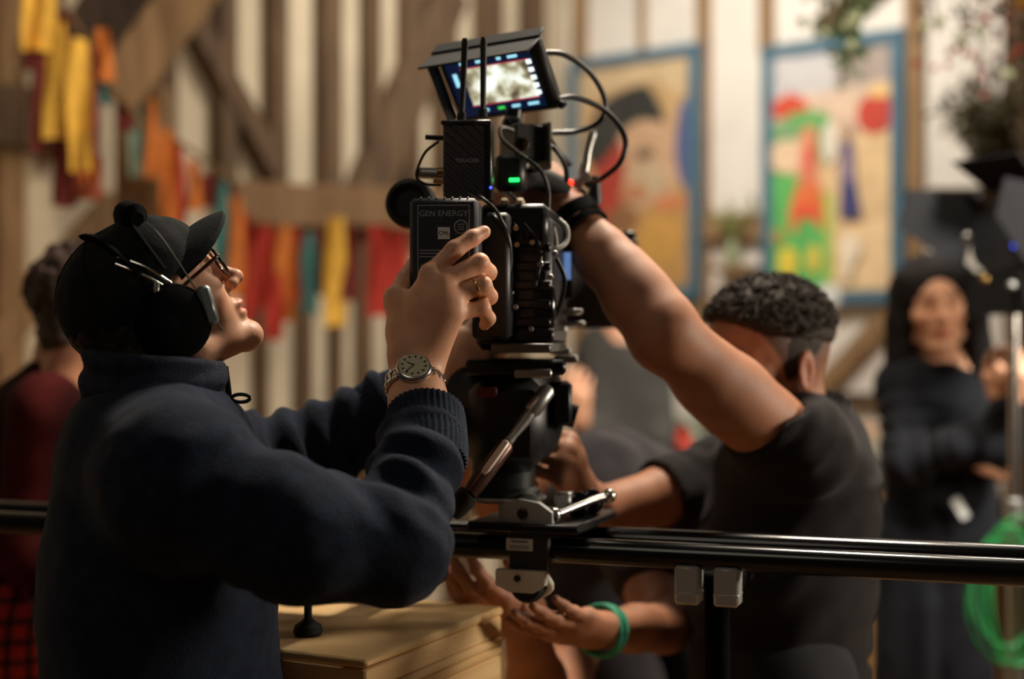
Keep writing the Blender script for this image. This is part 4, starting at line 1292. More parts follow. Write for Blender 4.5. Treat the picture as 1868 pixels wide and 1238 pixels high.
for i in range(nu):
    a = i * (nv + 1) + nv; f.append((a, a + o_, a + nv + 1 + o_, a + nv + 1))
    a = i * (nv + 1); f.append((a, a + nv + 1, a + nv + 1 + o_, a + o_))
for jj in range(nv):
    for a in (jj, nu * (nv + 1) + jj):
        f.append((a, a + 1, a + 1 + o_, a + o_))
mb.raw(v, f).build('brim', CAPM, cap)
mb = MB()
for th in (0, 60, 120):           # raised panel seams over the crown
    t = math.radians(th); pts = []
    for k in range(15):
        a = -1.15 + 2.3 * k / 14
        e = Vector((math.sin(a) * math.cos(t), math.sin(a) * math.sin(t), math.cos(a)))
        pts.append(H1 @ Vector((-0.004 + e.x * 0.1025, e.y * 0.0845, 0.046 + e.z * 0.0905)))
    mb.tube(pts, 0.0011, 6)
mb.build('seam', CAPM, cap)

# ---- glasses
gl = MB()
fr_m = mat('tortoise_frame', (46, 20, 16), 0.2, coat=0.4)
def rim(s):
    pts = []
    for k in range(25):
        a = 2 * PI * k / 24
        y = 0.0255 * (abs(math.cos(a)) ** 0.75) * (1 if math.cos(a) >= 0 else -1)
        z = 0.0205 * (abs(math.sin(a)) ** 0.75) * (1 if math.sin(a) >= 0 else -1)
        pts.append(H1 @ Vector((0.1060 - 0.10 * abs(s * 0.034 + y) ** 1.0 * 0.4, s * 0.034 + y, 0.020 + z)))
    return pts
gr = MB()
for s in (-1, 1):
    gr.tube(rim(s), 0.0019, 8)
    gr.tube([H1 @ Vector((0.104, s * 0.060, 0.028)), H1 @ Vector((0.098, s * 0.0720, 0.028)), H1 @ Vector((0.04, s * 0.079, 0.022)), H1 @ Vector((-0.005, s * 0.080, 0.018)), H1 @ Vector((-0.022, s * 0.079, 0.000))], 0.0022, 8, smooth=5)
gr.tube([H1 @ Vector((0.106, -0.010, 0.024)), H1 @ Vector((0.112, 0, 0.028)), H1 @ Vector((0.106, 0.010, 0.024))], 0.0018, 8, smooth=4)
gla = gr.build('glasses', fr_m, m1)
glass = bpy.data.materials.new('lens_glass'); glass.use_nodes = True
gb = glass.node_tree.nodes['Principled BSDF']
gb.inputs['Transmission Weight'].default_value = 1.0; gb.inputs['Roughness'].default_value = 0.02; gb.inputs['IOR'].default_value = 1.08
gb.inputs['Base Color'].default_value = (0.85, 0.86, 0.84, 1)
for s in (-1, 1):
    r = rim(s)[:-1]; c = sum(r, Vector()) / len(r)
    n_ = (H1.to_3x3() @ Vector((1, 0, 0))).normalized()
    MB().raw([p + n_ * .0006 for p in r] + [p - n_ * .0006 for p in r], [tuple(range(24)), tuple(range(24, 48))[::-1]] + [(k, (k + 1) % 24, 24 + (k + 1) % 24, 24 + k) for k in range(24)]).build('lens', glass, gla)

# ---- headset
hs = MB()
def hp(x, y, z): return H1 @ Vector((x, y, z))
arc = []
for k in range(19):
    a = -1.45 + 2.9 * k / 18
    arc.append(hp(0.048 - 0.012 * abs(math.sin(a)), 0.092 * math.sin(a), 0.042 + 0.090 * math.cos(a)))
head = hs.tube(arc, 0.0050, 10, flat=0.4).build('headset', MATTE, m1)
pad = [hp(0.050, 0.096 * math.sin(a), 0.046 + 0.090 * math.cos(a)) for a in [-0.55 + 1.1 * k / 12 for k in range(13)]]
MB().tube(pad, [0.008] + [0.0155] * 11 + [0.008], 14).build('headband_pad', MATTE, head)
arc2 = [hp(-0.012 + 0.02 * abs(math.sin(a)), 0.090 * math.sin(a), 0.042 + 0.097 * math.cos(a)) for a in [-1.35 + 2.7 * k / 22 for k in range(23)]]
MB().tube(arc2, 0.0085, 12, flat=0.35).build('headband', MATTE, head)
for s in (-1, 1):
    cup = MB().lathe(hp(0.004, s * 0.076, -0.006), H1.to_3x3() @ Vector((0.10, s, 0)), [(0.030, 0), (0.040, 0.003), (0.044, 0.010), (0.043, 0.018), (0.036, 0.025), (0.012, 0.028)], 30).build('ear_cup', MATTE, head)
    MB().lathe(hp(0.004, s * 0.102, -0.006), H1.to_3x3() @ Vector((0.10, s, 0)), [(0.008, 0), (0.008, 0.0045), (0.0055, 0.005)], 18).build('pivot', BLACKG, cup)
# chrome slider rods on the near side, thin wire arm, boom clamp
MB().tube([hp(0.000, -0.074, 0.098), hp(0.020, -0.088, 0.066), hp(0.032, -0.094, 0.034)], 0.0016, 8, smooth=5).tube([hp(-0.007, -0.075, 0.092), hp(0.012, -0.089, 0.060), hp(0.026, -0.094, 0.028)], 0.0013, 8, smooth=5).build('slider_rod', CHROME, head)
MB().tube([hp(0.056, -0.058, 0.112), hp(0.058, -0.074, 0.088), hp(0.054, -0.090, 0.035), hp(0.048, -0.098, -0.05)], 0.0011, 8, smooth=6).build('wire_arm', CHROME, head)
MB().box(hp(0.052, -0.094, -0.014), (0.016, 0.014, 0.046), H1.to_3x3().normalized() @ Matrix.Rotation(0.35, 3, 'Y'), 0.004).build('microphone_hinge', mat('grey_plastic', (92, 100, 98), 0.3), head)
MB().box(hp(0.010, -0.099, 0.036), (0.024, 0.004, 0.006), H1.to_3x3().normalized() @ Matrix.Rotation(-0.9, 3, 'Y'), 0.001).build('size_clip', BRUSHED, head)

# ---- jumper
F = Field((-0.80, 1.26, 0.92), (0.02, 2.12, 1.60), 0.0050)
TOPC = P(284, 850, 1.64)
F.cone(TOPC, P(292, 1060, 1.64), 0.108, 0.120, 0.04, flat=(0, 1, 0), fk=1.45)
F.cone(P(292, 1060, 1.64), P(305, 1430, 1.62), 0.120, 0.148, 0.05, flat=(0, 1, 0), fk=1.25)
F.cone(S1R, S1L, 0.066, 0.062, 0.05)
F.cone(NB1 + Vector((0, 0, -0.03)), S1R, 0.070, 0.064, 0.05).cone(NB1 + Vector((0, 0, -0.03)), S1L, 0.070, 0.060, 0.05)
MID1 = P(545, 975, 1.455)
F.cone(S1R, MID1, 0.070, 0.066, 0.04)
F.cone(MID1, P(716, 1000, 1.490), 0.066, 0.056, 0.035)
F.cone(P(716, 1000, 1.490), P(764, 830, 1.590), 0.056, 0.049, 0.025)
F.cone(P(764, 830, 1.590), P(772, 800, 1.605), 0.048, 0.044, 0.01)
F.cone(S1L, E1L, 0.064, 0.060, 0.03)
F.cone(E1L, W1L.lerp(E1L, .30), 0.060, 0.050, 0.03)
F.cut(P(0, 1440, 1.62), (0, 0, -1))
V, Q = F.mesh(2)
N = vnormals(V, Q)
V = limb_folds(V, N, E1L - Vector((0.10, 0.05, 0)), W1L, 0.042, 0.0120, 0.10, 1.0, 0.6)
V = limb_folds(V, N, P(600, 990, 1.46), P(775, 742, 1.645), 0.055, 0.0055, 0.11, 2.0, 1.4, dirx=(0.4, 0, 0.2), hi=0.92)
V = limb_folds(V, N, S1R, MID1, 0.075, 0.0040, 0.11, 4.0, 1.2)
V = limb_folds(V, N, P(716, 1000, 1.490), P(775, 742, 1.645), 0.050, 0.0045, 0.09, 6.0, 1.2, hi=0.9)
V = cloth_noise(V, N, 0.0022, 22)
jumper = link_mesh('jumper', V, Q, NAVY, m1)
ax1 = (P(775, 830, 1.590) - P(772, 712, 1.662)).normalized()
c0 = P(776, 752, 1.634)
ribbed_tube([c0 + ax1 * t for t in (0, 0.010, 0.025, 0.042, 0.060, 0.078)], (0.0430, 0.0445, 0.0452, 0.0455, 0.0460, 0.0440), 40, 0.0030, flatdir=(0.1, -0.7, 0.7), flat=0.94).build('cuff', NAVY_RIB, jumper, angle=180)
ax2 = (E1L - W1L).normalized()
ribbed_tube([W1L.lerp(E1L, .12) + ax2 * t for t in (0, 0.02, 0.045, 0.07)], (0.044, 0.047, 0.049, 0.047), 34, 0.0026).build('cuff', NAVY_RIB, jumper, angle=180)
# stand-up collar with zip
F = Field((-0.56, 1.48, 1.36), (-0.26, 1.82, 1.55), 0.004)
cc = P(282, 745, 1.635)
F.cone(cc + Vector((-0.006, 0, -0.045)), P(283, 670, 1.622), 0.082, 0.081, 0.01)
F.ell(cc + Vector((-0.004, 0, -0.035)), (0.10, 0.10, 0.035), 0.02)
F.cut(P(300, 645, 1.62), (0.10, 0, 1.0), 0.008)
F.cone(cc + Vector((0, 0, 0.02)), P(284, 600, 1.62), 0.070, 0.070, 0.003, 'sub')
V, Q = F.mesh(2)
V = limb_folds(V, vnormals(V, Q), cc + Vector((0, 0, -0.08)), P(283, 620, 1.62), 0.034, 0.003, 0.12, 9.0, 1.8)
col = link_mesh('collar', V, Q, mat('navy_collar', (38, 42, 56), 0.95, bump=0.5, bscale=420, var=0.25, vscale=60, spec=0.15), m1)
zp = [P(411, 668, 1.64), P(416, 705, 1.64), P(420, 740, 1.64), P(424, 772, 1.64)]
MB().tube(zp, 0.0035, 8, smooth=5).build('zip', BLACKP, col)
lp = [P(418, 726, 1.63) + Vector((0.0135 + 0.0105 * math.cos(a), 0, 0.0045 * math.sin(a))) for a in [2 * PI * k / 16 for k in range(17)]]
MB().tube(lp, 0.0022, 8).build('zip_pull', RUBBER, col)
leg_pair(m1, (Vector((-0.40, 1.54, .98)), Vector((-0.40, 1.72, .98))), (Vector((-0.38, 1.52, .52)), Vector((-0.38, 1.75, .52))), (Vector((-0.42, 1.52, .09)), Vector((-0.42, 1.76, .09))), DENIM)
shoe(m1, Vector((-0.44, 1.52, 0)), Vector((-0.26, 1.51, 0)), RUBBER); shoe(m1, Vector((-0.44, 1.76, 0)), Vector((-0.26, 1.79, 0)), RUBBER)

# ---- wrist watch and ring
wn = Vector((0.02, -0.70, 0.71)).normalized()
wax = (W1 - E1).normalized()
wn = (wn - wax * wn.dot(wax)).normalized()
wc = W1 - wax * 0.030 + Vector((0.001, 0, 0))
wb = wax.cross(wn).normalized()
watch = MB().lathe(wc + wn * 0.0255, wn, [(0.0185, 0), (0.0205, 0.002), (0.0208, 0.0065), (0.0195, 0.0085), (0.0178, 0.0092)], 40).build('wristwatch', CHROME, m1)
MB().lathe(wc + wn * 0.0345, wn, [(0.0176, 0), (0.0176, 0.0008)], 40).build('dial', mat('cream_dial', (214, 205, 176), 0.35), watch)
up12 = (wax * 0.95 + wb * 0.1).normalized()
for k in range(12):
    a = 2 * PI * k / 12
    dir_ = up12 * math.cos(a) + up12.cross(wn) * math.sin(a)
    MB().box(wc + wn * 0.0356 + dir_ * 0.0135, (0.0020, 0.0028, 0.0004), basis(dir_.cross(wn), wn)).build('hour_mark', BLK, watch)
def hand_(ang, ln_, wd):
    dir_ = up12 * math.cos(ang) + up12.cross(wn) * math.sin(ang)
    MB().box(wc + wn * 0.0362 + dir_ * ln_ * 0.42, (wd, ln_, 0.0004), basis(dir_.cross(wn), wn)).build('watch_hand', BLK, watch)
hand_(math.radians(-70), 0.010, 0.0012); hand_(math.radians(215), 0.0145, 0.0009)
MB().cyl(wc + wn * 0.030 + up12.cross(wn) * 0.020, wc + wn * 0.030 + up12.cross(wn) * 0.024, 0.0030, n=14).build('crown', CHROME, watch)
nl = 22
for k in range(nl):
    a = 2 * PI * (k + 0.5) / nl
    if abs(a) < 0.62 or abs(a - 2 * PI) < 0.62: continue
    dr = wn * math.cos(a) + wb * math.sin(a)
    p = wc + wn * (0.0272 * math.cos(a)) + wb * (0.0335 * math.sin(a)) + wax * 0.0
    MB().box(p, (0.0062, 0.0044, 0.0036), basis(wax, dr), 0.0008).box(p + wax * 0.0062, (0.0054, 0.0080, 0.0034), basis(wax, dr), 0.0008).box(p - wax * 0.0062, (0.0054, 0.0080, 0.0034), basis(wax, dr), 0.0008).build('bracelet_link', CHROME, watch)
ra = (fing1[2][0] - mcp1[2]).normalized()
rc = mcp1[2].lerp(fing1[2][0], 0.80)
mb = MB()
u_ = ra.cross(Vector((0, 0, 1))).normalized(); w_ = ra.cross(u_)
mb.tube([rc + (u_ * math.cos(a) + w_ * math.sin(a)) * 0.0116 for a in [2 * PI * k / 24 for k in range(25)]], 0.0017, 8, cap=False).build('ring', GOLD, m1)
# ================================================================== assistant in the charcoal T-shirt, arm raised to the camera
TEE = mat('charcoal_cotton', (33, 30, 32), 0.92, bump=0.3, bscale=380, var=0.12, vscale=20, sheen=0.05, spec=0.15)
m2 = thing('person', 'person with short curly hair and charcoal T-shirt reaching one arm up to the camera', 'person', (0.40, 2.22, 0))
H2 = pose(P(1408, 676, 2.20), math.radians(204), math.radians(-8), math.radians(-4), 0.99)
hv, hq = head_sdf(0.0032, ears=True, neck=0.060, necklen=0.13)
ht = face_tint(hv, brow=(0.2, 0.14, 0.1), beard=0.6, beardcol=(0.30, 0.24, 0.21))
x, y, z = hv[:, 0], hv[:, 1], hv[:, 2]
fade = np.clip((z + 0.045 + 0.25 * np.minimum(x, 0)) / 0.09, 0, 1) * np.clip((0.060 - x - 0.55 * np.clip(0.07 - z, -1, 0.07)) / 0.010, 0, 1) * np.clip((np.abs(y) - 0.02) / 0.02 + (x < 0) * 1.0, 0, 1)
earm = np.clip((np.abs(y) - 0.078) / 0.004, 0, 1) * (z < 0.045) * (x > -0.035)
fade = np.clip(fade * 1.35, 0, 1) * (1 - earm)
ht = ht * (1 - 0.88 * fade[:, None]) + np.array((0.16, 0.13, 0.12)) * 0.88 * fade[:, None]
ht = np.where((earm > 0.5)[:, None], ht * np.array((1.0, 0.80, 0.74)), ht)
hv = xform(H2, hv)

S2 = P(1452, 812, 2.08); E2 = P(1212, 612, 1.935); W2 = P(1042, 392, 2.03)
fw = (P(975, 312, 2.06) - W2).normalized()
nb = Vector((0.25, -0.55, 0.75)); nb = (nb - fw * nb.dot(fw)).normalized()
M2 = Matrix.Translation(W2) @ Matrix((fw.cross(nb), fw, nb)).transposed().to_4x4()
j = hand_joints(M2, -1, ((45, 60, 45), (48, 60, 45), (50, 60, 45), (52, 60, 45)))
av, aq = hand_sdf(*j, [W2.lerp(E2, .35), W2.lerp(E2, .7), E2, E2.lerp(S2, .5), S2], (0.0310, 0.050), h=0.0032, fore_flat=(0.3, -0.9, -0.2),
                  extra=[(W2.lerp(E2, .55) + Vector((0.006, 0, 0.010)), W2.lerp(E2, .92) + Vector((0.006, 0, 0.010)), 0.036, 0.040, 0.02),
                         (E2.lerp(S2, .35) + Vector((-.004, 0, -.012)), E2.lerp(S2, .75) + Vector((-.004, 0, -.012)), 0.044, 0.048, 0.03)])
S2R = P(1335, 868, 2.36); E2R = P(1083, 940, 2.20); W2R = P(1062, 905, 2.08)
fw = (P(1014, 805, 2.00) - W2R).normalized()
nb = Vector((0.45, -0.75, 0.45)); nb = (nb - fw * nb.dot(fw)).normalized()
M2R = Matrix.Translation(W2R) @ Matrix((fw.cross(nb), fw, nb)).transposed().to_4x4()
j = hand_joints(M2R, 1, ((60, 75, 50),) * 4, thumb=((0.024, 0.022, -0.016), (0.040, 0.052, -0.030), (0.030, 0.076, -0.046), (0.012, 0.088, -0.056)))
bv, bq = hand_sdf(*j, [W2R.lerp(E2R, .5), E2R, E2R.lerp(S2R, .5), S2R], (0.030, 0.046), h=0.0034)
F = Field((-0.05, 1.8, 0.85), (0.80, 2.7, 1.56), 0.012)
F.cone(P(1450, 880, 2.22), P(1415, 1400, 2.22), 0.095, 0.11, 0.03, flat=(0.4, 0.9, 0), fk=1.4).cone(S2, S2R, .045, .045, .03)
F.cone(P(1460, 800, 2.21), P(1450, 740, 2.2), .045, .045, .02)
tv, tq = F.mesh(1)
V, Q = merge([(hv, hq), (av, aq), (bv, bq), (tv, tq)])
tint = np.concatenate([ht, np.ones((len(av) + len(bv) + len(tv), 3))])
link_mesh('body', V, Q, SKIN_B, m2, colors=tint)

# ---- curly hair: cropped mass plus tight curls
CURL = mat('black_curly_hair', (50, 41, 34), 0.65, spec=0.25, bump=0.5, bscale=400)
F = Field((-0.14, -0.11, 0.0), (0.13, 0.11, 0.18), 0.004)
F.ell((-0.006, 0, 0.056), (0.104, 0.082, 0.091), 0.01)
F.ell((0.034, 0, 0.068), (0.066, 0.070, 0.060), 0.03)
F.cut((0.086, 0, 0.090), (0.62, 0, -0.80), 0.008)
F.cut((0, 0, 0.055), (0.25, 0, -1), 0.012)
V, Q = F.mesh(2)
N = vnormals(V, Q)
keep = np.where((N[:, 2] > -0.1) & (V[:, 2] > 0.062))[0]
V2 = cloth_noise(V, N, 0.0022, 95)
G = Field((-0.14, -0.11, -0.10), (0.09, 0.11, 0.16), 0.0038)      # clipped sides and back
G.ell((-0.006, 0, 0.043), (0.0985, 0.0785, 0.088), 0.01).ell((-0.045, 0, -0.005), (0.060, 0.066, 0.055), 0.02)
G.cut((0.054, 0, 0.050), (1.0, 0, -0.62), 0.006)
G.cut((0.0, 0, 0.000), (-0.75, 0, -1.0), 0.004)
Gv, Gq = G.mesh(2)
Gv = cloth_noise(Gv, vnormals(Gv, Gq), 0.0007, 160)
V3, Q3 = merge([(V2, Q), (Gv, Gq)])
hair = link_mesh('hair', xform(H2, V3), Q3, CURL, m2)
mb = MB()
r = random.Random(3)
pick = [int(keep[int(r.random() * len(keep))]) for _ in range(900)]
M3 = H2.to_3x3()
for i in pick:
    p = Vector(V[i]); n = Vector(N[i])
    a = n.orthogonal().normalized(); b = n.cross(a)
    ph = r.random() * 6.28; rr = r.uniform(0.0022, 0.0040)
    pts = []
    for k in range(6):
        t = k / 5
        an = ph + t * 6.0
        pts.append(H2 @ (p + n * (t * r.uniform(.007, .010)) + (a * math.cos(an) + b * math.sin(an)) * rr))
    mb.tube(pts, [0.0014] * 5 + [0.0007], 4, cap=False)
cu = mb.build('curls', CURL, hair, angle=180); cu['kind'] = 'stuff'

# ---- T-shirt
F = Field((0.05, 1.82, 0.86), (0.72, 2.62, 1.50), 0.0055)
F.cone(P(1455, 880, 2.20), P(1430, 1040, 2.20), 0.112, 0.128, 0.05, flat=(0.45, 0.9, 0), fk=1.35)
F.cone(P(1430, 1040, 2.20), P(1408, 1420, 2.20), 0.128, 0.142, 0.05, flat=(0.45, 0.9, 0), fk=1.2)
F.cone(S2, S2R, 0.060, 0.060, 0.06)
F.cone(P(1478, 785, 2.22), S2, 0.056, 0.062, 0.05).cone(P(1465, 800, 2.25), S2R, 0.055, 0.058, 0.05)
F.ell(P(1500, 900, 2.22), (0.068, 0.13, 0.12), 0.06)
E2s = S2.lerp(E2, .34)
F.cone(S2, E2s, 0.070, 0.0665, 0.04)
E2Rs = S2R.lerp(E2R, .58)
F.cone(S2R, E2Rs, 0.064, 0.062, 0.04)
F.cone(P(1470, 770, 2.21), P(1480, 705, 2.2), 0.064, 0.060, 0.02)
w = F.win((0.05, 1.82, 0.86), (0.72, 2.62, 1.50))
for (pt, dr) in ((S2.lerp(E2, .30), (E2 - S2).normalized()), (S2R.lerp(E2R, .55), (E2R - S2R).normalized())):
    X, Y, Z = F.pts(w)
    dd = (X - pt.x) * dr.x + (Y - pt.y) * dr.y + (Z - pt.z) * dr.z
    near = np.sqrt((X - pt.x) ** 2 + (Y - pt.y) ** 2 + (Z - pt.z) ** 2) - 0.13
    F.d = np.maximum(F.d, np.minimum(dd, -near)).astype(np.float32)
    F.cone(pt - dr * 0.05, pt + dr * 0.06, 0.052, 0.054, 0.004, 'sub')
F.cone(P(1478, 735, 2.2), P(1470, 640, 2.2), 0.058, 0.075, 0.004, 'sub')
F.cut(P(1445, 706, 2.19), (-0.30, -0.1, 0.9), 0.004)
F.cut(P(0, 1432, 2.2), (0, 0, -1))
V, Q = F.mesh(2)
N = vnormals(V, Q)
V = limb_folds(V, N, P(1560, 780, 2.15), P(1400, 1240, 2.2), 0.075, 0.005, 0.24, 2.2, 2.2, dirx=(0.7, 0.2, 0))
V = limb_folds(V, N, S2, E2s, 0.045, 0.0030, 0.10, 5.2, 1.4, hi=0.75)
V = limb_folds(V, N, S2R, E2Rs, 0.040, 0.0030, 0.10, 6.1, 1.4, hi=0.75)
V = cloth_noise(V, N, 0.003, 13)
link_mesh('t_shirt', V, Q, TEE, m2)
leg_pair(m2, (Vector((0.40, 2.12, .98)), Vector((0.40, 2.30, .98))), (Vector((0.39, 2.11, .52)), Vector((0.39, 2.32, .52))), (Vector((0.44, 2.11, .09)), Vector((0.44, 2.34, .09))), DENIM)
shoe(m2, Vector((0.46, 2.11, 0)), Vector((0.29, 2.09, 0)), RUBBER); shoe(m2, Vector((0.46, 2.34, 0)), Vector((0.29, 2.33, 0)), RUBBER)
# ---- dark straps on the raised wrist
wa = (E2 - W2).normalized()
mb = MB()
u_ = wa.cross(Vector((0, 0, 1))).normalized(); v_ = wa.cross(u_)
for s0, s1 in ((0.000, 0.020), (0.024, 0.034)):
    pts = []
    for k in range(29):
        a = 2 * PI * k / 28
        pts.append((u_ * math.cos(a) + v_ * math.sin(a)) * 0.0365)
    vv = [W2 + wa * s + p * q for (s, q) in ((s0, .98), (s0, 1.08), (s1, 1.08), (s1, .98)) for p in pts[:-1]]
    ff = [(i * 28 + k, i * 28 + (k + 1) % 28, ((i + 1) % 4) * 28 + (k + 1) % 28, ((i + 1) % 4) * 28 + k) for i in range(4) for k in range(28)]
    mb.raw(vv, ff)
mb.build('wrist_strap', MATTE, m2)

# ================================================================== crouching helper behind the slider
TEE3 = mat('grey_cotton', (52, 49, 53), 0.92, bump=0.3, bscale=380, var=0.12, vscale=20, sheen=0.08, spec=0.15)
m3 = thing('person', 'person in grey T-shirt bending behind the slider, green wristband, hands under the carriage', 'person', (0.22, 2.55, 0))
H3 = pose(P(925, 850, 2.56), math.radians(195), math.radians(-35), 0, 0.95)
hv, hq = head_sdf(0.005, neck=0.058, necklen=0.12)
ht = face_tint(hv); hv = xform(H3, hv)
S3 = P(1150, 985, 2.42); E3 = P(1212, 1142, 2.24); W3 = P(1096, 1150, 2.06)
fw = (P(985, 1128, 1.94) - W3).normalized()
nb = Vector((0.15, -0.55, -0.75)); nb = (nb - fw * nb.dot(fw)).normalized()
M3_ = Matrix.Translation(W3) @ Matrix((fw.cross(nb), fw, nb)).transposed().to_4x4()
j = hand_joints(M3_, -1, ((0, 6, 8), (0, 8, 8), (2, 8, 8), (4, 10, 10)), 0.01)
av, aq = hand_sdf(*j, [W3.lerp(E3, .5), E3, E3.lerp(S3, .6), S3], (0.031, 0.047), h=0.0036)
E3R = P(1000, 1330, 2.26); W3R = P(955, 1138, 2.08); S3R = P(1060, 1120, 2.60)
fw = (P(868, 1090, 2.00) - W3R).normalized()
nb = Vector((-0.1, -0.7, -0.6)); nb = (nb - fw * nb.dot(fw)).normalized()
M3R = Matrix.Translation(W3R) @ Matrix((fw.cross(nb), fw, nb)).transposed().to_4x4()
j = hand_joints(M3R, 1, ((8, 20, 16), (8, 22, 16), (10, 24, 16), (12, 26, 18)), 0.02)
bv, bq = hand_sdf(*j, [W3R.lerp(E3R, .5), E3R, S3R], (0.032, 0.052), h=0.0036)
F = Field((-0.1, 2.2, 0.8), (0.6, 3.0, 1.4), 0.012)
F.cone(P(1300, 1100, 2.75), P(1090, 905, 2.6), .09, .085, .03).cone(P(1090, 905, 2.6), P(960, 870, 2.57), .06, .05, .03)
tv, tq = F.mesh(1)
V, Q = merge([(hv, hq), (av, aq), (bv, bq), (tv, tq)])
tint = np.concatenate([ht, np.ones((len(av) + len(bv) + len(tv), 3))])
link_mesh('body', V, Q, SKIN_B, m3, colors=tint)
F = Field((-0.15, -0.12, -0.08), (0.13, 0.12, 0.17), 0.006)
F.ell((-0.012, 0, 0.05), (0.106, 0.086, 0.094), .01).cut((0.07, 0, 0.06), (0.8, 0, -.5), .01)
V, Q = F.mesh(2); V = cloth_noise(V, vnormals(V, Q), .003, 60)
link_mesh('hair', xform(H3, V), Q, DARKHAIR, m3)
F = Field((0.0, 2.2, 0.85), (0.62, 3.05, 1.42), 0.007)
F.cone(P(1110, 908, 2.60), P(1280, 980, 2.72), .128, .125, .05)
F.cone(P(1280, 980, 2.72), P(1290, 1300, 2.75), .125, .13, .05)
F.cone(P(1100, 920, 2.55), S3, .085, .060, .05).cone(S3, S3.lerp(E3, .45), .062, .060, .03)
F.cone(P(1090, 930, 2.60), P(1075, 1130, 2.55), .10, .09, .05).cone(P(1075, 1130, 2.55), P(1130, 1330, 2.6), .09, .11, .05)
V, Q = F.mesh(2); N = vnormals(V, Q)
V = limb_folds(V, N, P(1090, 840, 2.5), P(1300, 900, 2.7), .09, .008, .25, 3.1, 2.0)
V = cloth_noise(V, N, .006, 10)
link_mesh('t_shirt', V, Q, TEE3, m3)
leg_pair(m3, (Vector((0.36, 2.66, .90)), Vector((0.36, 2.86, .90))), (Vector((0.22, 2.62, .50)), Vector((0.22, 2.90, .50))), (Vector((0.36, 2.62, .09)), Vector((0.36, 2.92, .09))), DENIM)
shoe(m3, Vector((0.38, 2.62, 0)), Vector((0.20, 2.60, 0)), RUBBER); shoe(m3, Vector((0.38, 2.92, 0)), Vector((0.20, 2.92, 0)), RUBBER)
wa = (E3 - W3).normalized(); u_ = wa.cross(Vector((0, 0, 1))).normalized(); v_ = wa.cross(u_)
gbm = mat('green_fabric_band', (52, 150, 118), 0.7, bump=.3, bscale=200)
mb = MB()
for s in (-.004, .004, .011):
    mb.tube([W3 + wa * (s + .004 * math.sin(a * 2 + s * 300)) + (u_ * math.cos(a) * 0.036 + v_ * math.sin(a) * 0.036) for a in [2 * PI * k / 24 for k in range(25)]], .0042, 8, cap=False)
mb.build('wristband', gbm, m3)
# ================================================================== people further back
BLACKT = mat('black_sweatshirt', (26, 27, 31), 0.95, bump=0.3, bscale=300, var=0.2, vscale=14, sheen=0.04, spec=0.1)
# ---- woman by the lamp stand
m4 = thing('person', 'person with long dark hair in black sweatshirt holding the lamp stand', 'person', (1.07, 3.60, 0))
H4 = pose(P(1706, 566, 3.60), math.radians(-98), math.radians(-8), math.radians(5), 1.0)
hv, hq = head_sdf(0.0042, neck=0.052, necklen=0.13)
ht = face_tint(hv, lip=(0.80, 0.46, 0.44), brow=(0.2, 0.14, 0.12), eyes=True); hv = xform(H4, hv)
S4L = P(1790, 700, 3.66); E4L = P(1815, 810, 3.50); W4L = P(1838, 735, 3.38)
S4R = P(1645, 700, 3.62); E4R = P(1650, 840, 3.55); W4R = P(1750, 815, 3.46)
fw = (P(1850, 668, 3.33) - W4L).normalized()
nb = Vector((-0.2, -0.9, 0.1)); nb = (nb - fw * nb.dot(fw)).normalized()
Mh = Matrix.Translation(W4L) @ Matrix((fw.cross(nb), fw, nb)).transposed().to_4x4()
j = hand_joints(Mh, -1, ((50, 65, 40),) * 4)
av, aq = hand_sdf(*j, [W4L.lerp(E4L, .5), E4L], (0.026, 0.036), h=0.0045)
fw = (P(1812, 818, 3.47) - W4R).normalized()
nb = Vector((0, -0.6, 0.8)); nb = (nb - fw * nb.dot(fw)).normalized()
Mh = Matrix.Translation(W4R) @ Matrix((fw.cross(nb), fw, nb)).transposed().to_4x4()
j = hand_joints(Mh, 1, ((40, 50, 35),) * 4)
bv, bq = hand_sdf(*j, [W4R.lerp(E4R, .5), E4R], (0.026, 0.036), h=0.0045)
F = Field((0.8, 3.3, 0.8), (1.45, 3.9, 1.6), 0.014)
F.cone(P(1716, 690, 3.64), P(1716, 960, 3.66), .085, .10, .03, flat=(1, 0, 0), fk=1.35).cone(S4L, S4R, .045, .045, .03).cone(P(1712, 640, 3.62), P(1716, 700, 3.63), .05, .05, .02)
tv, tq = F.mesh(1)
V, Q = merge([(hv, hq), (av, aq), (bv, bq), (tv, tq)])
link_mesh('body', V, Q, SKIN, m4, colors=np.concatenate([ht, np.ones((len(av) + len(bv) + len(tv), 3))]))
F = Field((-0.16, -0.15, -0.26), (0.13, 0.15, 0.17), 0.005)
F.ell((-0.006, 0, 0.05), (0.112, 0.092, 0.096), .01)
F.cone((-0.05, 0, 0.04), (-0.075, 0, -0.22), .088, .070, .03, flat=(0, 1, 0), fk=1.25)
for s in (-1, 1):
    F.cone((0.030, s * .070, .085), (0.012, s * .090, -.02), .028, .034, .02)
    F.cone((0.012, s * .090, -.02), (0.010, s * .106, -.20), .034, .040, .02)
F.ell((0.092, 0, -0.002), (0.076, 0.055, 0.092), .010, 'sub')
F.ell((0.02, 0, -0.13), (0.075, 0.060, 0.10), .012, 'sub')
V, Q = F.mesh(2); N = vnormals(V, Q)
V = V + N * (0.0016 * np.sin(np.arctan2(V[:, 1], V[:, 0] + .03) * 46 + 2 * vnoise(V, 18)))[:, None]
link_mesh('hair', xform(H4, V), Q, mat('long_dark_hair', (20, 15, 13), 0.75, spec=.2), m4)
F = Field((0.75, 3.2, 0.75), (1.5, 3.95, 1.55), 0.008)
F.cone(P(1716, 730, 3.64), P(1716, 960, 3.66), .105, .115, .04, flat=(1, 0, 0), fk=1.30)
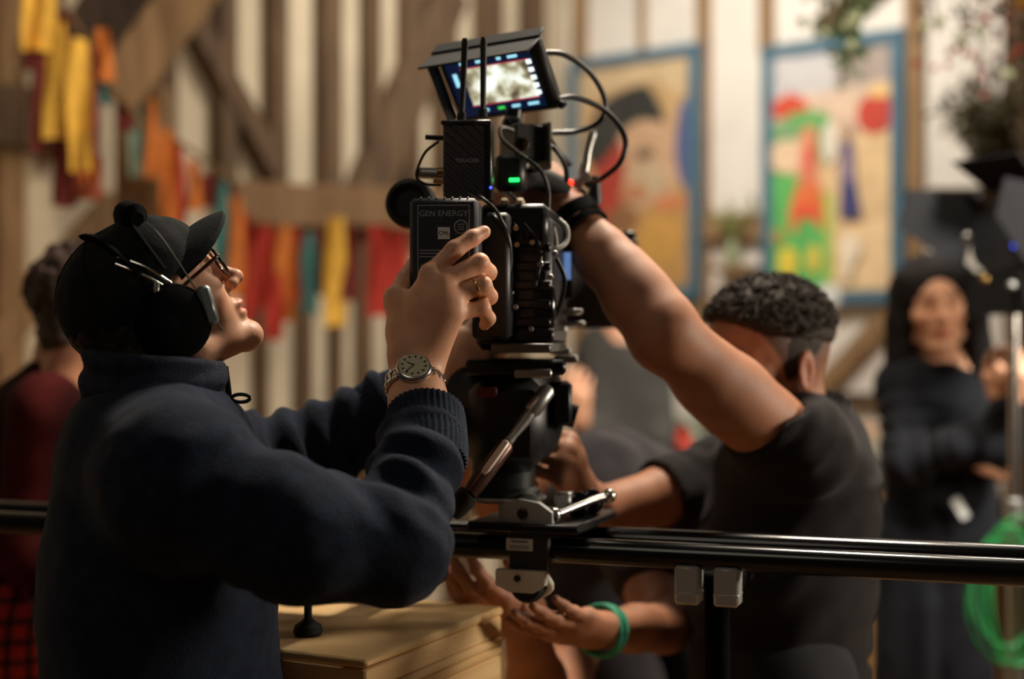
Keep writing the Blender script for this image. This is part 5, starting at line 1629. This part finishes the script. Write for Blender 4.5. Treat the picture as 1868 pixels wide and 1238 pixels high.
F.cone(S4L, S4R, .058, .058, .05).cone(P(1712, 648, 3.63), P(1716, 690, 3.63), .058, .075, .03)
F.cone(S4R, E4R, .062, .060, .03).cone(E4R, W4R, .056, .050, .03).cone(W4R, P(1826, 812, 3.44), .052, .054, .02)
F.cone(S4L, E4L, .062, .058, .03).cone(E4L, W4L, .054, .042, .03)
V, Q = F.mesh(2); N = vnormals(V, Q)
V = limb_folds(V, N, S4R, E4R, .05, .006, .12, 1.3); V = limb_folds(V, N, E4R, W4R, .05, .006, .12, 2.3); V = cloth_noise(V, N, .005, 11)
sweat = link_mesh('sweatshirt', V, Q, BLACKT, m4)
MB().box(P(1752, 927, 3.50), (0.022, 0.003, 0.056), Matrix.Rotation(-.55, 3, 'Y'), .001).build('name_tag', WHITE, m4)
hx = 1.08
leg_pair(m4, (Vector((hx - .07, 3.66, 1.0)), Vector((hx + .07, 3.66, 1.0))), (Vector((hx - .09, 3.60, .52)), Vector((hx + .07, 3.60, .52))), (Vector((hx - .09, 3.64, .09)), Vector((hx + .08, 3.64, .09))), BLACKT, r=(0.085, .07, .055))
shoe(m4, Vector((hx - .09, 3.66, 0)), Vector((hx - .10, 3.48, 0)), RUBBER); shoe(m4, Vector((hx + .08, 3.66, 0)), Vector((hx + .10, 3.48, 0)), RUBBER)

# ---- person in the maroon cardigan behind the navy jumper
m5 = thing('person', 'person with messy brown hair and maroon jacket half hidden at the left edge', 'person', (-0.88, 2.75, 0))
H5 = pose(P(186, 566, 2.72), math.radians(20), math.radians(-8), 0, 0.98)
hv, hq = head_sdf(0.005, neck=0.056, necklen=0.13)
ht = face_tint(hv); hv = xform(H5, hv)
F = Field((-1.2, 2.45, 0.85), (-0.55, 3.05, 1.6), 0.014)
F.cone(P(90, 760, 2.76), P(60, 1200, 2.76), .09, .11, .03, flat=(0, 1, 0), fk=1.3)
F.cone(P(90, 735, 2.62), P(90, 735, 2.92), .045, .045, .03).cone(P(112, 640, 2.73), P(95, 740, 2.75), .052, .055, .02)
tv, tq = F.mesh(1)
V, Q = merge([(hv, hq), (tv, tq)])
link_mesh('body', V, Q, SKIN, m5, colors=np.concatenate([ht * np.array((.9, .8, .75)), np.ones((len(tv), 3))]))
F = Field((-0.18, -0.13, -0.12), (0.10, 0.13, 0.18), 0.005)
F.ell((-0.020, 0, 0.045), (0.108, 0.090, 0.096), .01).ell((-0.095, 0.0, 0.035), (0.055, 0.062, 0.066), .02).ell((-0.070, 0, -0.055), (0.040, 0.060, 0.040), .03)
F.cut((0.06, 0, 0.06), (0.8, 0, -.5), .01)
F.ell((0.02, 0, 0.085), (0.09, 0.085, 0.06), .02)
V, Q = F.mesh(1); N = vnormals(V, Q)
V = cloth_noise(V, N, .010, 28); V = cloth_noise(V, N, .004, 70)
link_mesh('hair', xform(H5, V), Q, mat('brown_hair', (58, 38, 28), 0.6, bump=.5, bscale=200), m5)
F = Field((-1.3, 2.35, 0.72), (-0.5, 3.1, 1.55), 0.009)
F.cone(P(85, 780, 2.76), P(50, 1000, 2.76), .115, .125, .04, flat=(0, 1, 0), fk=1.35).cone(P(50, 1000, 2.76), P(40, 1260, 2.76), .125, .135, .04, flat=(0, 1, 0), fk=1.3)
F.cone(P(90, 745, 2.60), P(90, 745, 2.92), .065, .065, .05).cone(P(105, 690, 2.74), P(95, 740, 2.75), .062, .09, .03)
F.cone(P(85, 760, 2.58), P(40, 990, 2.56), .066, .058, .03).cone(P(40, 990, 2.56), P(150, 1110, 2.52), .056, .046, .03)
F.cut(P(0, 1262, 2.76), (0, 0, -1))
V, Q = F.mesh(2); N = vnormals(V, Q); V = cloth_noise(V, N, .007, 9)
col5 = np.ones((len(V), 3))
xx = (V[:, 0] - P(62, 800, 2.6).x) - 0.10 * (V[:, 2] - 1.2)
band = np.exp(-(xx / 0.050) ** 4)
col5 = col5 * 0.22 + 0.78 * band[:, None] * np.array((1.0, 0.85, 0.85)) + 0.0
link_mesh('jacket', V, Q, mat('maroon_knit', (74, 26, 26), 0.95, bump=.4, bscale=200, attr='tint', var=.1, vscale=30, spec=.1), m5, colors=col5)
def tartan():
    m = bpy.data.materials.new('red_tartan'); m.use_nodes = True
    nt = m.node_tree; b = nt.nodes['Principled BSDF']; b.inputs['Roughness'].default_value = .9
    tc = nt.nodes.new('ShaderNodeTexCoord')
    prev = None
    for (dr, sc, lo) in (('X', 9, .80), ('Z', 9, .80)):
        w = nt.nodes.new('ShaderNodeTexWave'); w.bands_direction = dr; w.inputs['Scale'].default_value = sc
        r = nt.nodes.new('ShaderNodeValToRGB'); r.color_ramp.elements[0].position = lo - .12; r.color_ramp.elements[1].position = lo
        r.color_ramp.elements[0].color = (1, 1, 1, 1); r.color_ramp.elements[1].color = (.18, .26, .22, 1)
        nt.links.new(tc.outputs['Object'], w.inputs['Vector']); nt.links.new(w.outputs['Fac'], r.inputs['Fac'])
        mx = nt.nodes.new('ShaderNodeMix'); mx.data_type = 'RGBA'; mx.blend_type = 'MULTIPLY'; mx.inputs[0].default_value = 1
        if prev is None: mx.inputs[6].default_value = lin((190, 44, 34))
        else: nt.links.new(prev, mx.inputs[6])
        nt.links.new(r.outputs['Color'], mx.inputs[7]); prev = mx.outputs[2]
    nt.links.new(prev, b.inputs['Base Color'])
    return m
leg_pair(m5, (Vector((-0.94, 2.66, .93)), Vector((-0.94, 2.86, .93))), (Vector((-0.90, 2.64, .50)), Vector((-0.90, 2.86, .50))), (Vector((-0.96, 2.64, .09)), Vector((-0.96, 2.88, .09))), tartan(), r=(.12, .08, .06))
shoe(m5, Vector((-0.98, 2.64, 0)), Vector((-0.80, 2.62, 0)), RUBBER); shoe(m5, Vector((-0.98, 2.88, 0)), Vector((-0.80, 2.90, 0)), RUBBER)

# ---- seated person far back behind the raised arm
m6 = thing('person', 'blurred person in dark grey top sitting far back behind the fluid head', 'person', (0.30, 4.70, 0))
H6 = pose(P(1118, 520, 4.70), math.radians(-120), math.radians(-15), 0, 1.0)
hv, hq = head_sdf(0.007, neck=0.056, necklen=0.13); ht = face_tint(hv, eyes=True); hv = xform(H6, hv)
W6 = P(1056, 765, 4.45); E6 = P(1092, 800, 4.62); S6 = P(1090, 640, 4.7)
fw = (P(1054, 715, 4.42) - W6).normalized(); nb = Vector((-0.2, -0.9, 0.1)); nb = (nb - fw * nb.dot(fw)).normalized()
Mh = Matrix.Translation(W6) @ Matrix((fw.cross(nb), fw, nb)).transposed().to_4x4()
av, aq = hand_sdf(*hand_joints(Mh, -1, ((30, 40, 30),) * 4), [W6.lerp(E6, .5), E6], (.028, .038), h=.005)
F = Field((0.1, 4.4, 0.6), (0.7, 5.0, 1.6), .016)
F.cone(P(1130, 640, 4.72), P(1140, 900, 4.75), .09, .11, .03, flat=(1, 0, 0), fk=1.3).cone(P(1118, 590, 4.7), P(1125, 640, 4.7), .05, .055, .03)
tv, tq = F.mesh(1)
V, Q = merge([(hv, hq), (av, aq), (tv, tq)])
link_mesh('body', V, Q, SKIN, m6, colors=np.concatenate([ht, np.ones((len(av) + len(tv), 3))]))
F = Field((-0.15, -0.12, -0.10), (0.13, 0.12, 0.17), 0.007)
F.ell((-0.012, 0, 0.05), (0.106, 0.086, 0.094), .01).cut((0.07, 0, 0.06), (0.8, 0, -.5), .01)
F.ell((0.02, 0, 0.09), (0.085, 0.08, 0.055), .02)
V, Q = F.mesh(2); V = cloth_noise(V, vnormals(V, Q), .006, 40); link_mesh('hair', xform(H6, V), Q, DARKHAIR, m6)
F = Field((0.0, 4.3, 0.5), (0.8, 5.05, 1.65), 0.011)
F.cone(P(1132, 670, 4.72), P(1140, 920, 4.75), .115, .13, .04, flat=(1, 0, 0), fk=1.30).cone(P(1095, 625, 4.7), P(1172, 632, 4.75), .065, .065, .04)
F.cone(S6, E6, .062, .056, .03).cone(E6, W6.lerp(E6, .3), .055, .045, .03).cone(P(1180, 650, 4.75), P(1200, 800, 4.65), .065, .06, .03)
V, Q = F.mesh(2); N = vnormals(V, Q); V = cloth_noise(V, N, .008, 9)
link_mesh('jumper', V, Q, mat('dark_grey_knit', (66, 64, 60), .95, bump=.3, bscale=150), m6)
leg_pair(m6, (Vector((0.30, 4.75, .50)), Vector((0.46, 4.75, .50))), (Vector((0.28, 4.35, .50)), Vector((0.50, 4.35, .50))), (Vector((0.28, 4.38, .09)), Vector((0.50, 4.38, .09))), DENIM)
shoe(m6, Vector((0.28, 4.40, 0)), Vector((0.28, 4.22, 0)), RUBBER); shoe(m6, Vector((0.50, 4.40, 0)), Vector((0.50, 4.22, 0)), RUBBER)
ch = thing('wooden_stool', 'wooden stool under the person sitting far back', 'stool', (0.38, 4.78, 0))
MB().box((0.38, 4.78, 0.39), (0.36, 0.34, 0.03), None, .008).build('seat', OAK_L, ch)
for sx in (-1, 1):
    for sy in (-1, 1):
        MB().tube([(0.38 + sx * .13, 4.78 + sy * .12, .38), (0.38 + sx * .16, 4.78 + sy * .15, 0.0)], .016, 10).build('leg', OAK_L, ch)
# ================================================================== film lamp on its stand
KH = mat('lamp_housing', (24, 25, 28), 0.45, metal=0.2, bump=.1, bscale=90)
lx = P(1850, 560, 3.30)
la = thing('film_lamp', 'black film lamp with barn doors on a steel stand beside the long-haired person', 'lamp', (lx.x, lx.y, 0))
LC = P(1862, 434, 3.30)
lr = Matrix.Rotation(math.radians(-62), 3, 'Z') @ Matrix.Rotation(math.radians(-18), 3, 'X')     # local -y points out of the lamp, to the left
def lq_(x, y, z): return LC + lr @ Vector((x, y, z))
lax = lr @ Vector((0, -1, 0))
MB().lathe(lq_(0, .09, 0), lax, [(0.050, -.04), (0.072, -.03), (0.080, 0), (0.084, .06), (0.098, .10), (0.104, .14), (0.100, .145)], 36).build('housing', KH, la)
for k in range(5):
    MB().lathe(lq_(0, .09, 0) + lax * (-.01 + .018 * k), lax, [(0.086, 0), (0.090, .002), (0.090, .006), (0.086, .008)], 36).build('cooling_fin', KH, la)
MB().lathe(lq_(0, -.042, 0), lax, [(0.096, 0), (0.096, .004)], 36).build('lens', mat('lamp_glass', (60, 62, 60), .15, spec=.7), la)
def leaf(rotz, w0, w1, ln, tilt):
    R = lr @ Matrix.Rotation(rotz, 3, 'Y')
    a = Vector((0, -.052, .100))
    d = Vector((0, -math.cos(tilt), math.sin(tilt)))
    pts = [a + Vector((-w0 / 2, 0, 0)), a + Vector((w0 / 2, 0, 0)), a + d * ln + Vector((w1 / 2, 0, 0)), a + d * ln + Vector((-w1 / 2, 0, 0))]
    n = Vector((1, 0, 0)).cross(d).normalized() * .0015
    v = [LC + R @ (p + n) for p in pts] + [LC + R @ (p - n) for p in pts]
    MB().raw(v, [(0, 1, 2, 3), (7, 6, 5, 4)] + [(k, 4 + k, 4 + (k + 1) % 4, (k + 1) % 4) for k in range(4)]).build('barn_door', mat('black_painted_steel', (26, 26, 28), .8, spec=.2), la)
leaf(0, .15, .20, .12, .30); leaf(PI, .15, .20, .10, 1.9); leaf(PI / 2, .20, .09, .19, .25); leaf(-PI / 2, .20, .09, .19, .25)
MB().box(lq_(0, .05, .108), (.05, .10, .03), lr, .006).build('top_highlight', mat('highlight_metal', (210, 206, 196), .3, metal=.7), la)  # pale block standing in for the highlight on top of the lamp
MB().cyl(lq_(-.088, -.01, .05), lq_(-.098, -.01, .05), .020, n=20).build('lock_knob', BRUSHED, la)
MB().box(P(1853, 443, 3.20), (.014, .006, .020), None, .002).build('blue_lamp', mat('blue_lamp_led', (60, 90, 255), emit=3), la)
for k, (x, y) in enumerate(((1797, 508), (1765, 432), (1830, 400), (1846, 520))):
    MB().ball(P(x, y, 3.20), .010, 12, 8).build('knob', BRUSHED if k % 2 else GOLD, la)
for s in (-1, 1):
    MB().tube([lq_(s * .105, .03, 0), lq_(s * .112, .03, -.06), lq_(s * .07, .03, -.125), lq_(0, .03, -.135)], .008, 10, smooth=4).build('yoke', KH, la)
pole_top = P(1850, 572, 3.32)
MB().tube([lq_(0, .03, -.135), pole_top], .012, 12).build('spigot', CHROME, la)
MB().cyl((pole_top.x, pole_top.y, pole_top.z + .01), (pole_top.x, pole_top.y, .95), .0125, n=20).build('upper_pole', CHROME, la)
MB().cyl((pole_top.x, pole_top.y, .98), (pole_top.x, pole_top.y, .30), .0165, n=20).build('lower_pole', CHROME, la)
for z in (.97, 1.10, .72):
    MB().lathe((pole_top.x, pole_top.y, z), (0, 0, 1), [(.018, -.03), (.024, -.024), (.024, .024), (.018, .03)], 20).build('pole_collar', BRUSHED, la)
for a in (.5, 2.6, 4.7):
    MB().tube([(pole_top.x, pole_top.y, .62), (pole_top.x + .26 * math.cos(a), pole_top.y + .26 * math.sin(a), .20), (pole_top.x + .40 * math.cos(a), pole_top.y + .40 * math.sin(a), .010)], .010, 10).build('leg', CHROME, la)

# ---- coil of green cable hung on the stand
gc = thing('cable_coil', 'coil of bright green cable hanging from the lamp stand', 'cable', (pole_top.x, pole_top.y - .03, .75))
GRN = mat('green_cable', (30, 128, 62), .45)
r = random.Random(11)
for k in range(5):
    cx, cz = pole_top.x - .020 + r.uniform(-.012, .012), .905 + r.uniform(-.02, .02)
    rx, rz = r.uniform(.045, .095), r.uniform(.12, .20)
    pts = [(cx + rx * math.sin(a) * (1.1 if a > PI else .9), pole_top.y - .035 - .010 * k * .5 + .012 * math.sin(a * 2 + k), cz + rz * math.cos(a)) for a in [2 * PI * i / 22 for i in range(23)]]
    MB().tube(pts, .0042, 8, smooth=2, cap=False).build('loop', GRN, gc)
MB().ball((pole_top.x - .105, pole_top.y - .05, 1.005), (.014, .010, .018), 12, 8).build('orange_tie', mat('orange_tie', (214, 96, 40), .6), gc)

# ================================================================== hanging greenery, berries and the dried bouquet
LEAF = mat('grey_green_leaf', (112, 138, 92), .6, var=.25, vscale=40)
LEAF_D = mat('olive_dried_leaf', (92, 84, 54), .8, var=.25, vscale=30)
BERRY = mat('red_berry', (196, 58, 48), .3, coat=.4)
BLOOM = mat('pale_bloom', (206, 214, 172), .6)
def leaf_quad(mb, p, d, n, ln, w):
    d = d.normalized(); s = d.cross(n).normalized()
    v = [p, p + d * ln * .45 + s * w + n * .004, p + d * ln, p + d * ln * .45 - s * w + n * .004, p + d * ln * .5 - n * .003]
    mb.raw(v, [(0, 1, 4), (1, 2, 4), (2, 3, 4), (3, 0, 4)])
def spray(root, stems, n_leaf, ln, w, m, rr, name='foliage', spread=.05, d0=None):
    st = MB(); lf = MB()
    for pts in stems:
        q = bez([P(*p) for p in pts], 6)
        st.tube(q, .0028, 6)
        for _ in range(n_leaf):
            i = int(rr.random() * (len(q) - 1))
            p = q[i].lerp(q[i + 1], rr.random())
            d = Vector((rr.gauss(0, 1), rr.gauss(0, 1), rr.gauss(-.3, .8)))
            if d.length < .2: continue
            p = p + d.normalized() * rr.random() * spread
            n = Vector((rr.gauss(0, 1), rr.gauss(0, 1), rr.gauss(0, 1))).normalized()
            if abs(n.dot(d.normalized())) > .9: continue
            leaf_quad(lf, p, d, n, ln * rr.uniform(.6, 1.3), w * rr.uniform(.7, 1.2))
    st.build('stems', LEAF_D, root)
    o = lf.build(name, m, root, smooth=True, angle=180); o['kind'] = 'stuff'
rr = random.Random(21)
D1 = 4.0
g1 = thing('hanging_greenery', 'trailing pale green leafy sprig hanging in front of the red figure painting', 'plant', P(1530, 0, D1))
spray(g1, [[(1470, -140, D1), (1490, -40, D1), (1500, 60, D1)], [(1510, -140, D1), (1530, -20, D1), (1545, 40, D1), (1553, 88, D1)], [(1560, -140, D1), (1545, -30, D1), (1562, 20, D1)], [(1536, 30, D1), (1548, 95, D1), (1534, 128, D1)]], 46, .045, .012, LEAF, rr)
for (x, y, s) in ((1555, 35, .022), (1542, 48, .014), (1551, 82, .016), (1503, 62, .014), (1562, 22, .014)):
    MB().ball(P(x, y, D1 - .04), s, 12, 8).build('bloom', BLOOM, g1)
g2 = thing('hanging_greenery', 'hanging berry branches with red berries and pale blooms at the top right corner', 'plant', P(1790, -60, D1))
spray(g2, [[(1690, -140, D1), (1700, -30, D1), (1710, 60, D1)], [(1740, -150, D1), (1762, 0, D1), (1752, 80, D1)], [(1800, -150, D1), (1792, 0, D1), (1786, 100, D1), (1772, 160, D1)], [(1850, -150, D1), (1840, 0, D1), (1832, 120, D1)], [(1900, -120, D1), (1880, 0, D1), (1862, 110, D1)]], 26, .040, .009, LEAF_D, rr)
br = [(1773, 3), (1789, 26), (1768, 40), (1767, 55), (1797, 0), (1825, 2), (1775, 101), (1733, 95), (1730, 118), (1704, 124), (1816, 68), (1845, 105), (1858, 90), (1800, 38), (1835, 36), (1790, 140), (1850, 20), (1760, 98), (1672, 116), (1795, 174), (1790, 120), (1838, 60), (1866, 52), (1810, 22), (1745, 88), (1812, 100)]
for (x, y) in br:
    MB().ball(P(x, y, D1 - .05 + rr.uniform(-.05, .08)), rr.uniform(.008, .012), 10, 7).build('berry', BERRY, g2)
for (x, y) in ((1788, 57), (1752, 72), (1686, 50), (1838, 136), (1713, 40)):
    MB().ball(P(x, y, D1 - .06), .017, 12, 8).build('bloom', BLOOM, g2)
MB().ball(P(1866, 2, D1 - .06), .022, 12, 8).build('yellow_bloom', mat('yellow_bloom', (226, 170, 50), .6), g2)
D2 = 5.0
sh = P(1820, 345, D2)
g3 = thing('dried_bouquet', 'bushy olive dried bouquet in a small brown pot above the film lamp', 'bouquet', sh)
MB().lathe(sh, (0, 0, 1), [(.045, 0), (.060, .01), (.068, .05), (.056, .085), (.050, .095)], 24).build('pot', mat('brown_pot', (92, 62, 44), .5), g3)
spray(g3, [[(1820, 300, D2), (1812 + dx * .35, 240, D2 + dz), (1812 + dx, 200 - abs(dx) * .12 + dy, D2 + dz * 1.6)] for (dx, dy, dz) in ((-95, 10, 0), (-70, -30, .05), (-50, -45, -.05), (-30, -70, .08), (-5, -60, 0), (10, -90, -.06), (30, -70, .07), (55, -40, -.03), (70, -10, .05), (-85, -5, -.08), (-60, 20, .06), (0, -30, .1), (40, -20, .1), (-20, -40, -.1))], 85, .050, .011, LEAF_D, rr, spread=.06)
tag(MB().box(sh + Vector((0.12, 0.06, -.016)), (.75, .26, .03), None, .004).box(sh + Vector((0.12, .16, -.07)), (.70, .03, .08), None, .004).build('wall_shelf', OAK), 'dark oak shelf under the dried bouquet behind the film lamp', 'shelf')

# ---- sprig in a glass bottle on the right wall rail
u, z = on_wall(1338, 388, 'R', .10)
g4 = thing('flower_sprig', 'thin green sprig standing in a bottle between the two paintings', 'plant', wp(u, z - .24, 'R', .11))
b0 = wp(u, z - .24, 'R', .11)
MB().lathe(b0, (0, 0, 1), [(.030, 0), (.033, .01), (.033, .07), (.014, .10), (.014, .13)], 20).build('bottle', mat('green_bottle', (150, 160, 120), .2), g4)
st = MB(); lf = MB()
for k in range(7):
    tip = b0 + Vector((rr.uniform(-.11, .11), rr.uniform(-.04, .04), rr.uniform(.24, .36)))
    q = bez([b0 + Vector((0, 0, .12)), b0.lerp(tip, .5) + Vector((0, 0, .05)), tip], 5)
    st.tube(q, .0022, 6)
    for _ in range(14):
        i = int(rr.random() * (len(q) - 1)); d = Vector((rr.gauss(0, 1), rr.gauss(0, 1), rr.gauss(.2, .8)))
        leaf_quad(lf, q[i], d, Vector((rr.gauss(0, 1), rr.gauss(0, 1), .5)).normalized(), .04, .009)
st.build('stems', LEAF, g4); o = lf.build('foliage', mat('yellow_green_leaf', (150, 150, 84), .6), g4, angle=180); o['kind'] = 'stuff'
tag(wall_box(MB(), 'R', u - .10, u + .10, z - .27, z - .241, -.005, .16).build('shelf_bracket', OAK_L), 'small oak ledge holding the sprig bottle between the paintings', 'shelf')

# ================================================================== long sideboard along the right wall with clutter
u0 = on_wall(1215, 900, 'R', .45)[0]; u1 = on_wall(1760, 900, 'R', .45)[0]
PINE = mat('yellow_pine', (196, 152, 94), .6, bump=.3, bscale=20, col2=(168, 124, 72), vscale=5, stretch=(5, 5, .8))
sb = thing('sideboard', 'long yellow pine sideboard against the right wall behind the crew', 'sideboard', wp((u0 + u1) / 2, 0, 'R', .24))
zt = on_wall(1600, 905, 'R', .45)[1]
wall_box(MB(), 'R', u0, u1, 0.06, zt - .03, .03, .43).build('carcass', PINE, sb)
wall_box(MB(), 'R', u0 - .02, u1 + .02, zt - .03, zt, .02, .46).build('top', PINE, sb)
wall_box(MB(), 'R', u0 + .02, u1 - .02, 0.0, .06, .06, .40).build('plinth', OAK, sb)
nd = 6
for k in range(nd):
    a = u0 + (u1 - u0) * k / nd + .01; b = u0 + (u1 - u0) * (k + 1) / nd - .01
    dd = wall_box(MB(), 'R', a, b, .09, zt - .05, .43, .448, .006).build('door', PINE, sb)
    MB().ball(wp(b - .03, zt - .25, 'R', .458), .013, 12, 8).build('knob', BRUSHED, dd)
def at_top(px, off): 
    return on_wall(px, 619, 'R', off)[0]
ua = at_top(1560, .35)
gb1 = thing('storage_case', 'dark grey padded case lying on the pine sideboard', 'case', wp(ua + .12, zt, 'R', .24))
wall_box(MB(), 'R', ua - .16, ua + .40, zt + .001, zt + .15, .09, .42, .02).build('case_body', mat('grey_padded_cloth', (84, 82, 80), .9, bump=.3, bscale=40), gb1)
wall_box(MB(), 'R', ua + .08, ua + .16, zt + .065, zt + .085, .42, .432, .004).build('case_handle', RUBBER, gb1)
for k, (c, h, s, lab) in enumerate((((222, 216, 204), .030, .0, 'cream folded cloth at the bottom of the pile on the grey case'), ((176, 120, 76), .028, .02, 'tan book in the middle of the pile on the grey case'), ((206, 178, 140), .026, -.01, 'beige book second from the top of the pile on the grey case'), ((214, 140, 92), .024, .015, 'orange book on top of the pile on the grey case'))):
    zz = zt + .152 + sum((.030, .028, .026, .024)[:k]) + .001 * k
    bk = thing('book' if k else 'folded_cloth', lab, 'book' if k else 'cloth', wp(ua + .05 + s, zz, 'R', .26), 'pile on the grey case')
    wall_box(MB(), 'R', ua - .08 + s, ua + .18 + s, zz, zz + h, .16, .36, .006).build('cover' if k else 'folds', mat('pile_%d' % k, c, .8), bk)
    if k: wall_box(MB(), 'R', ua - .076 + s, ua + .184 + s, zz + .004, zz + h - .004, .164, .364, .001).build('pages', mat('page_edge', (226, 214, 188), .9), bk)
bw = wp(ua + .33, zt + .151, 'R', .26)
bo = tag(MB().lathe(bw, (0, 0, 1), [(.035, 0), (.04, .006), (.075, .05), (.085, .075), (.080, .075), (.070, .05), (.03, .012)], 28).build('bowl', mat('white_glaze', (226, 226, 218), .25), base=bw), 'white glazed bowl beside the pile of books', 'bowl')
uc = at_top(1262, .30)
bag = thing('sling_bag', 'red and black bag with pale strap on the sideboard behind the raised arm', 'bag', wp(uc, zt, 'R', .28))
F = Field(np.array(wp(uc, zt, 'R', .28)) - np.array((.35, .35, .02)), np.array(wp(uc, zt, 'R', .28)) + np.array((.35, .35, .45)), .008)
F.cone(wp(uc - .12, zt + .10, 'R', .28), wp(uc + .12, zt + .09, 'R', .28), .105, .095, .03).cone(wp(uc - .06, zt + .18, 'R', .28), wp(uc + .05, zt + .17, 'R', .28), .07, .06, .05)
F.cut(wp(uc, zt + .001, 'R', .28), (0, 0, -1))
V, Q = F.mesh(2); V = cloth_noise(V, vnormals(V, Q), .008, 12); V[:, 2] = np.maximum(V[:, 2], zt + .001)
link_mesh('bag_body', V, Q, mat('black_nylon', (30, 30, 34), .6), bag)
MB().tube([wp(uc - .02, zt + .245, 'R', .32), wp(uc + .02, zt + .175, 'R', .40), wp(uc + .09, zt + .135, 'R', .40), wp(uc + .15, zt + .17, 'R', .36)], [.026, .034, .036, .028], 14, smooth=5, flat=.6).build('red_flap', mat('red_nylon', (214, 66, 48), .5), bag)
MB().tube([wp(uc - .16, zt + .24, 'R', .30), wp(uc - .04, zt + .275, 'R', .34), wp(uc + .06, zt + .24, 'R', .38), wp(uc + .10, zt + .17, 'R', .41)], [.022, .028, .028, .02], 14, smooth=5, flat=.6).build('strap', mat('pale_green_webbing', (150, 160, 140), .7), bag)
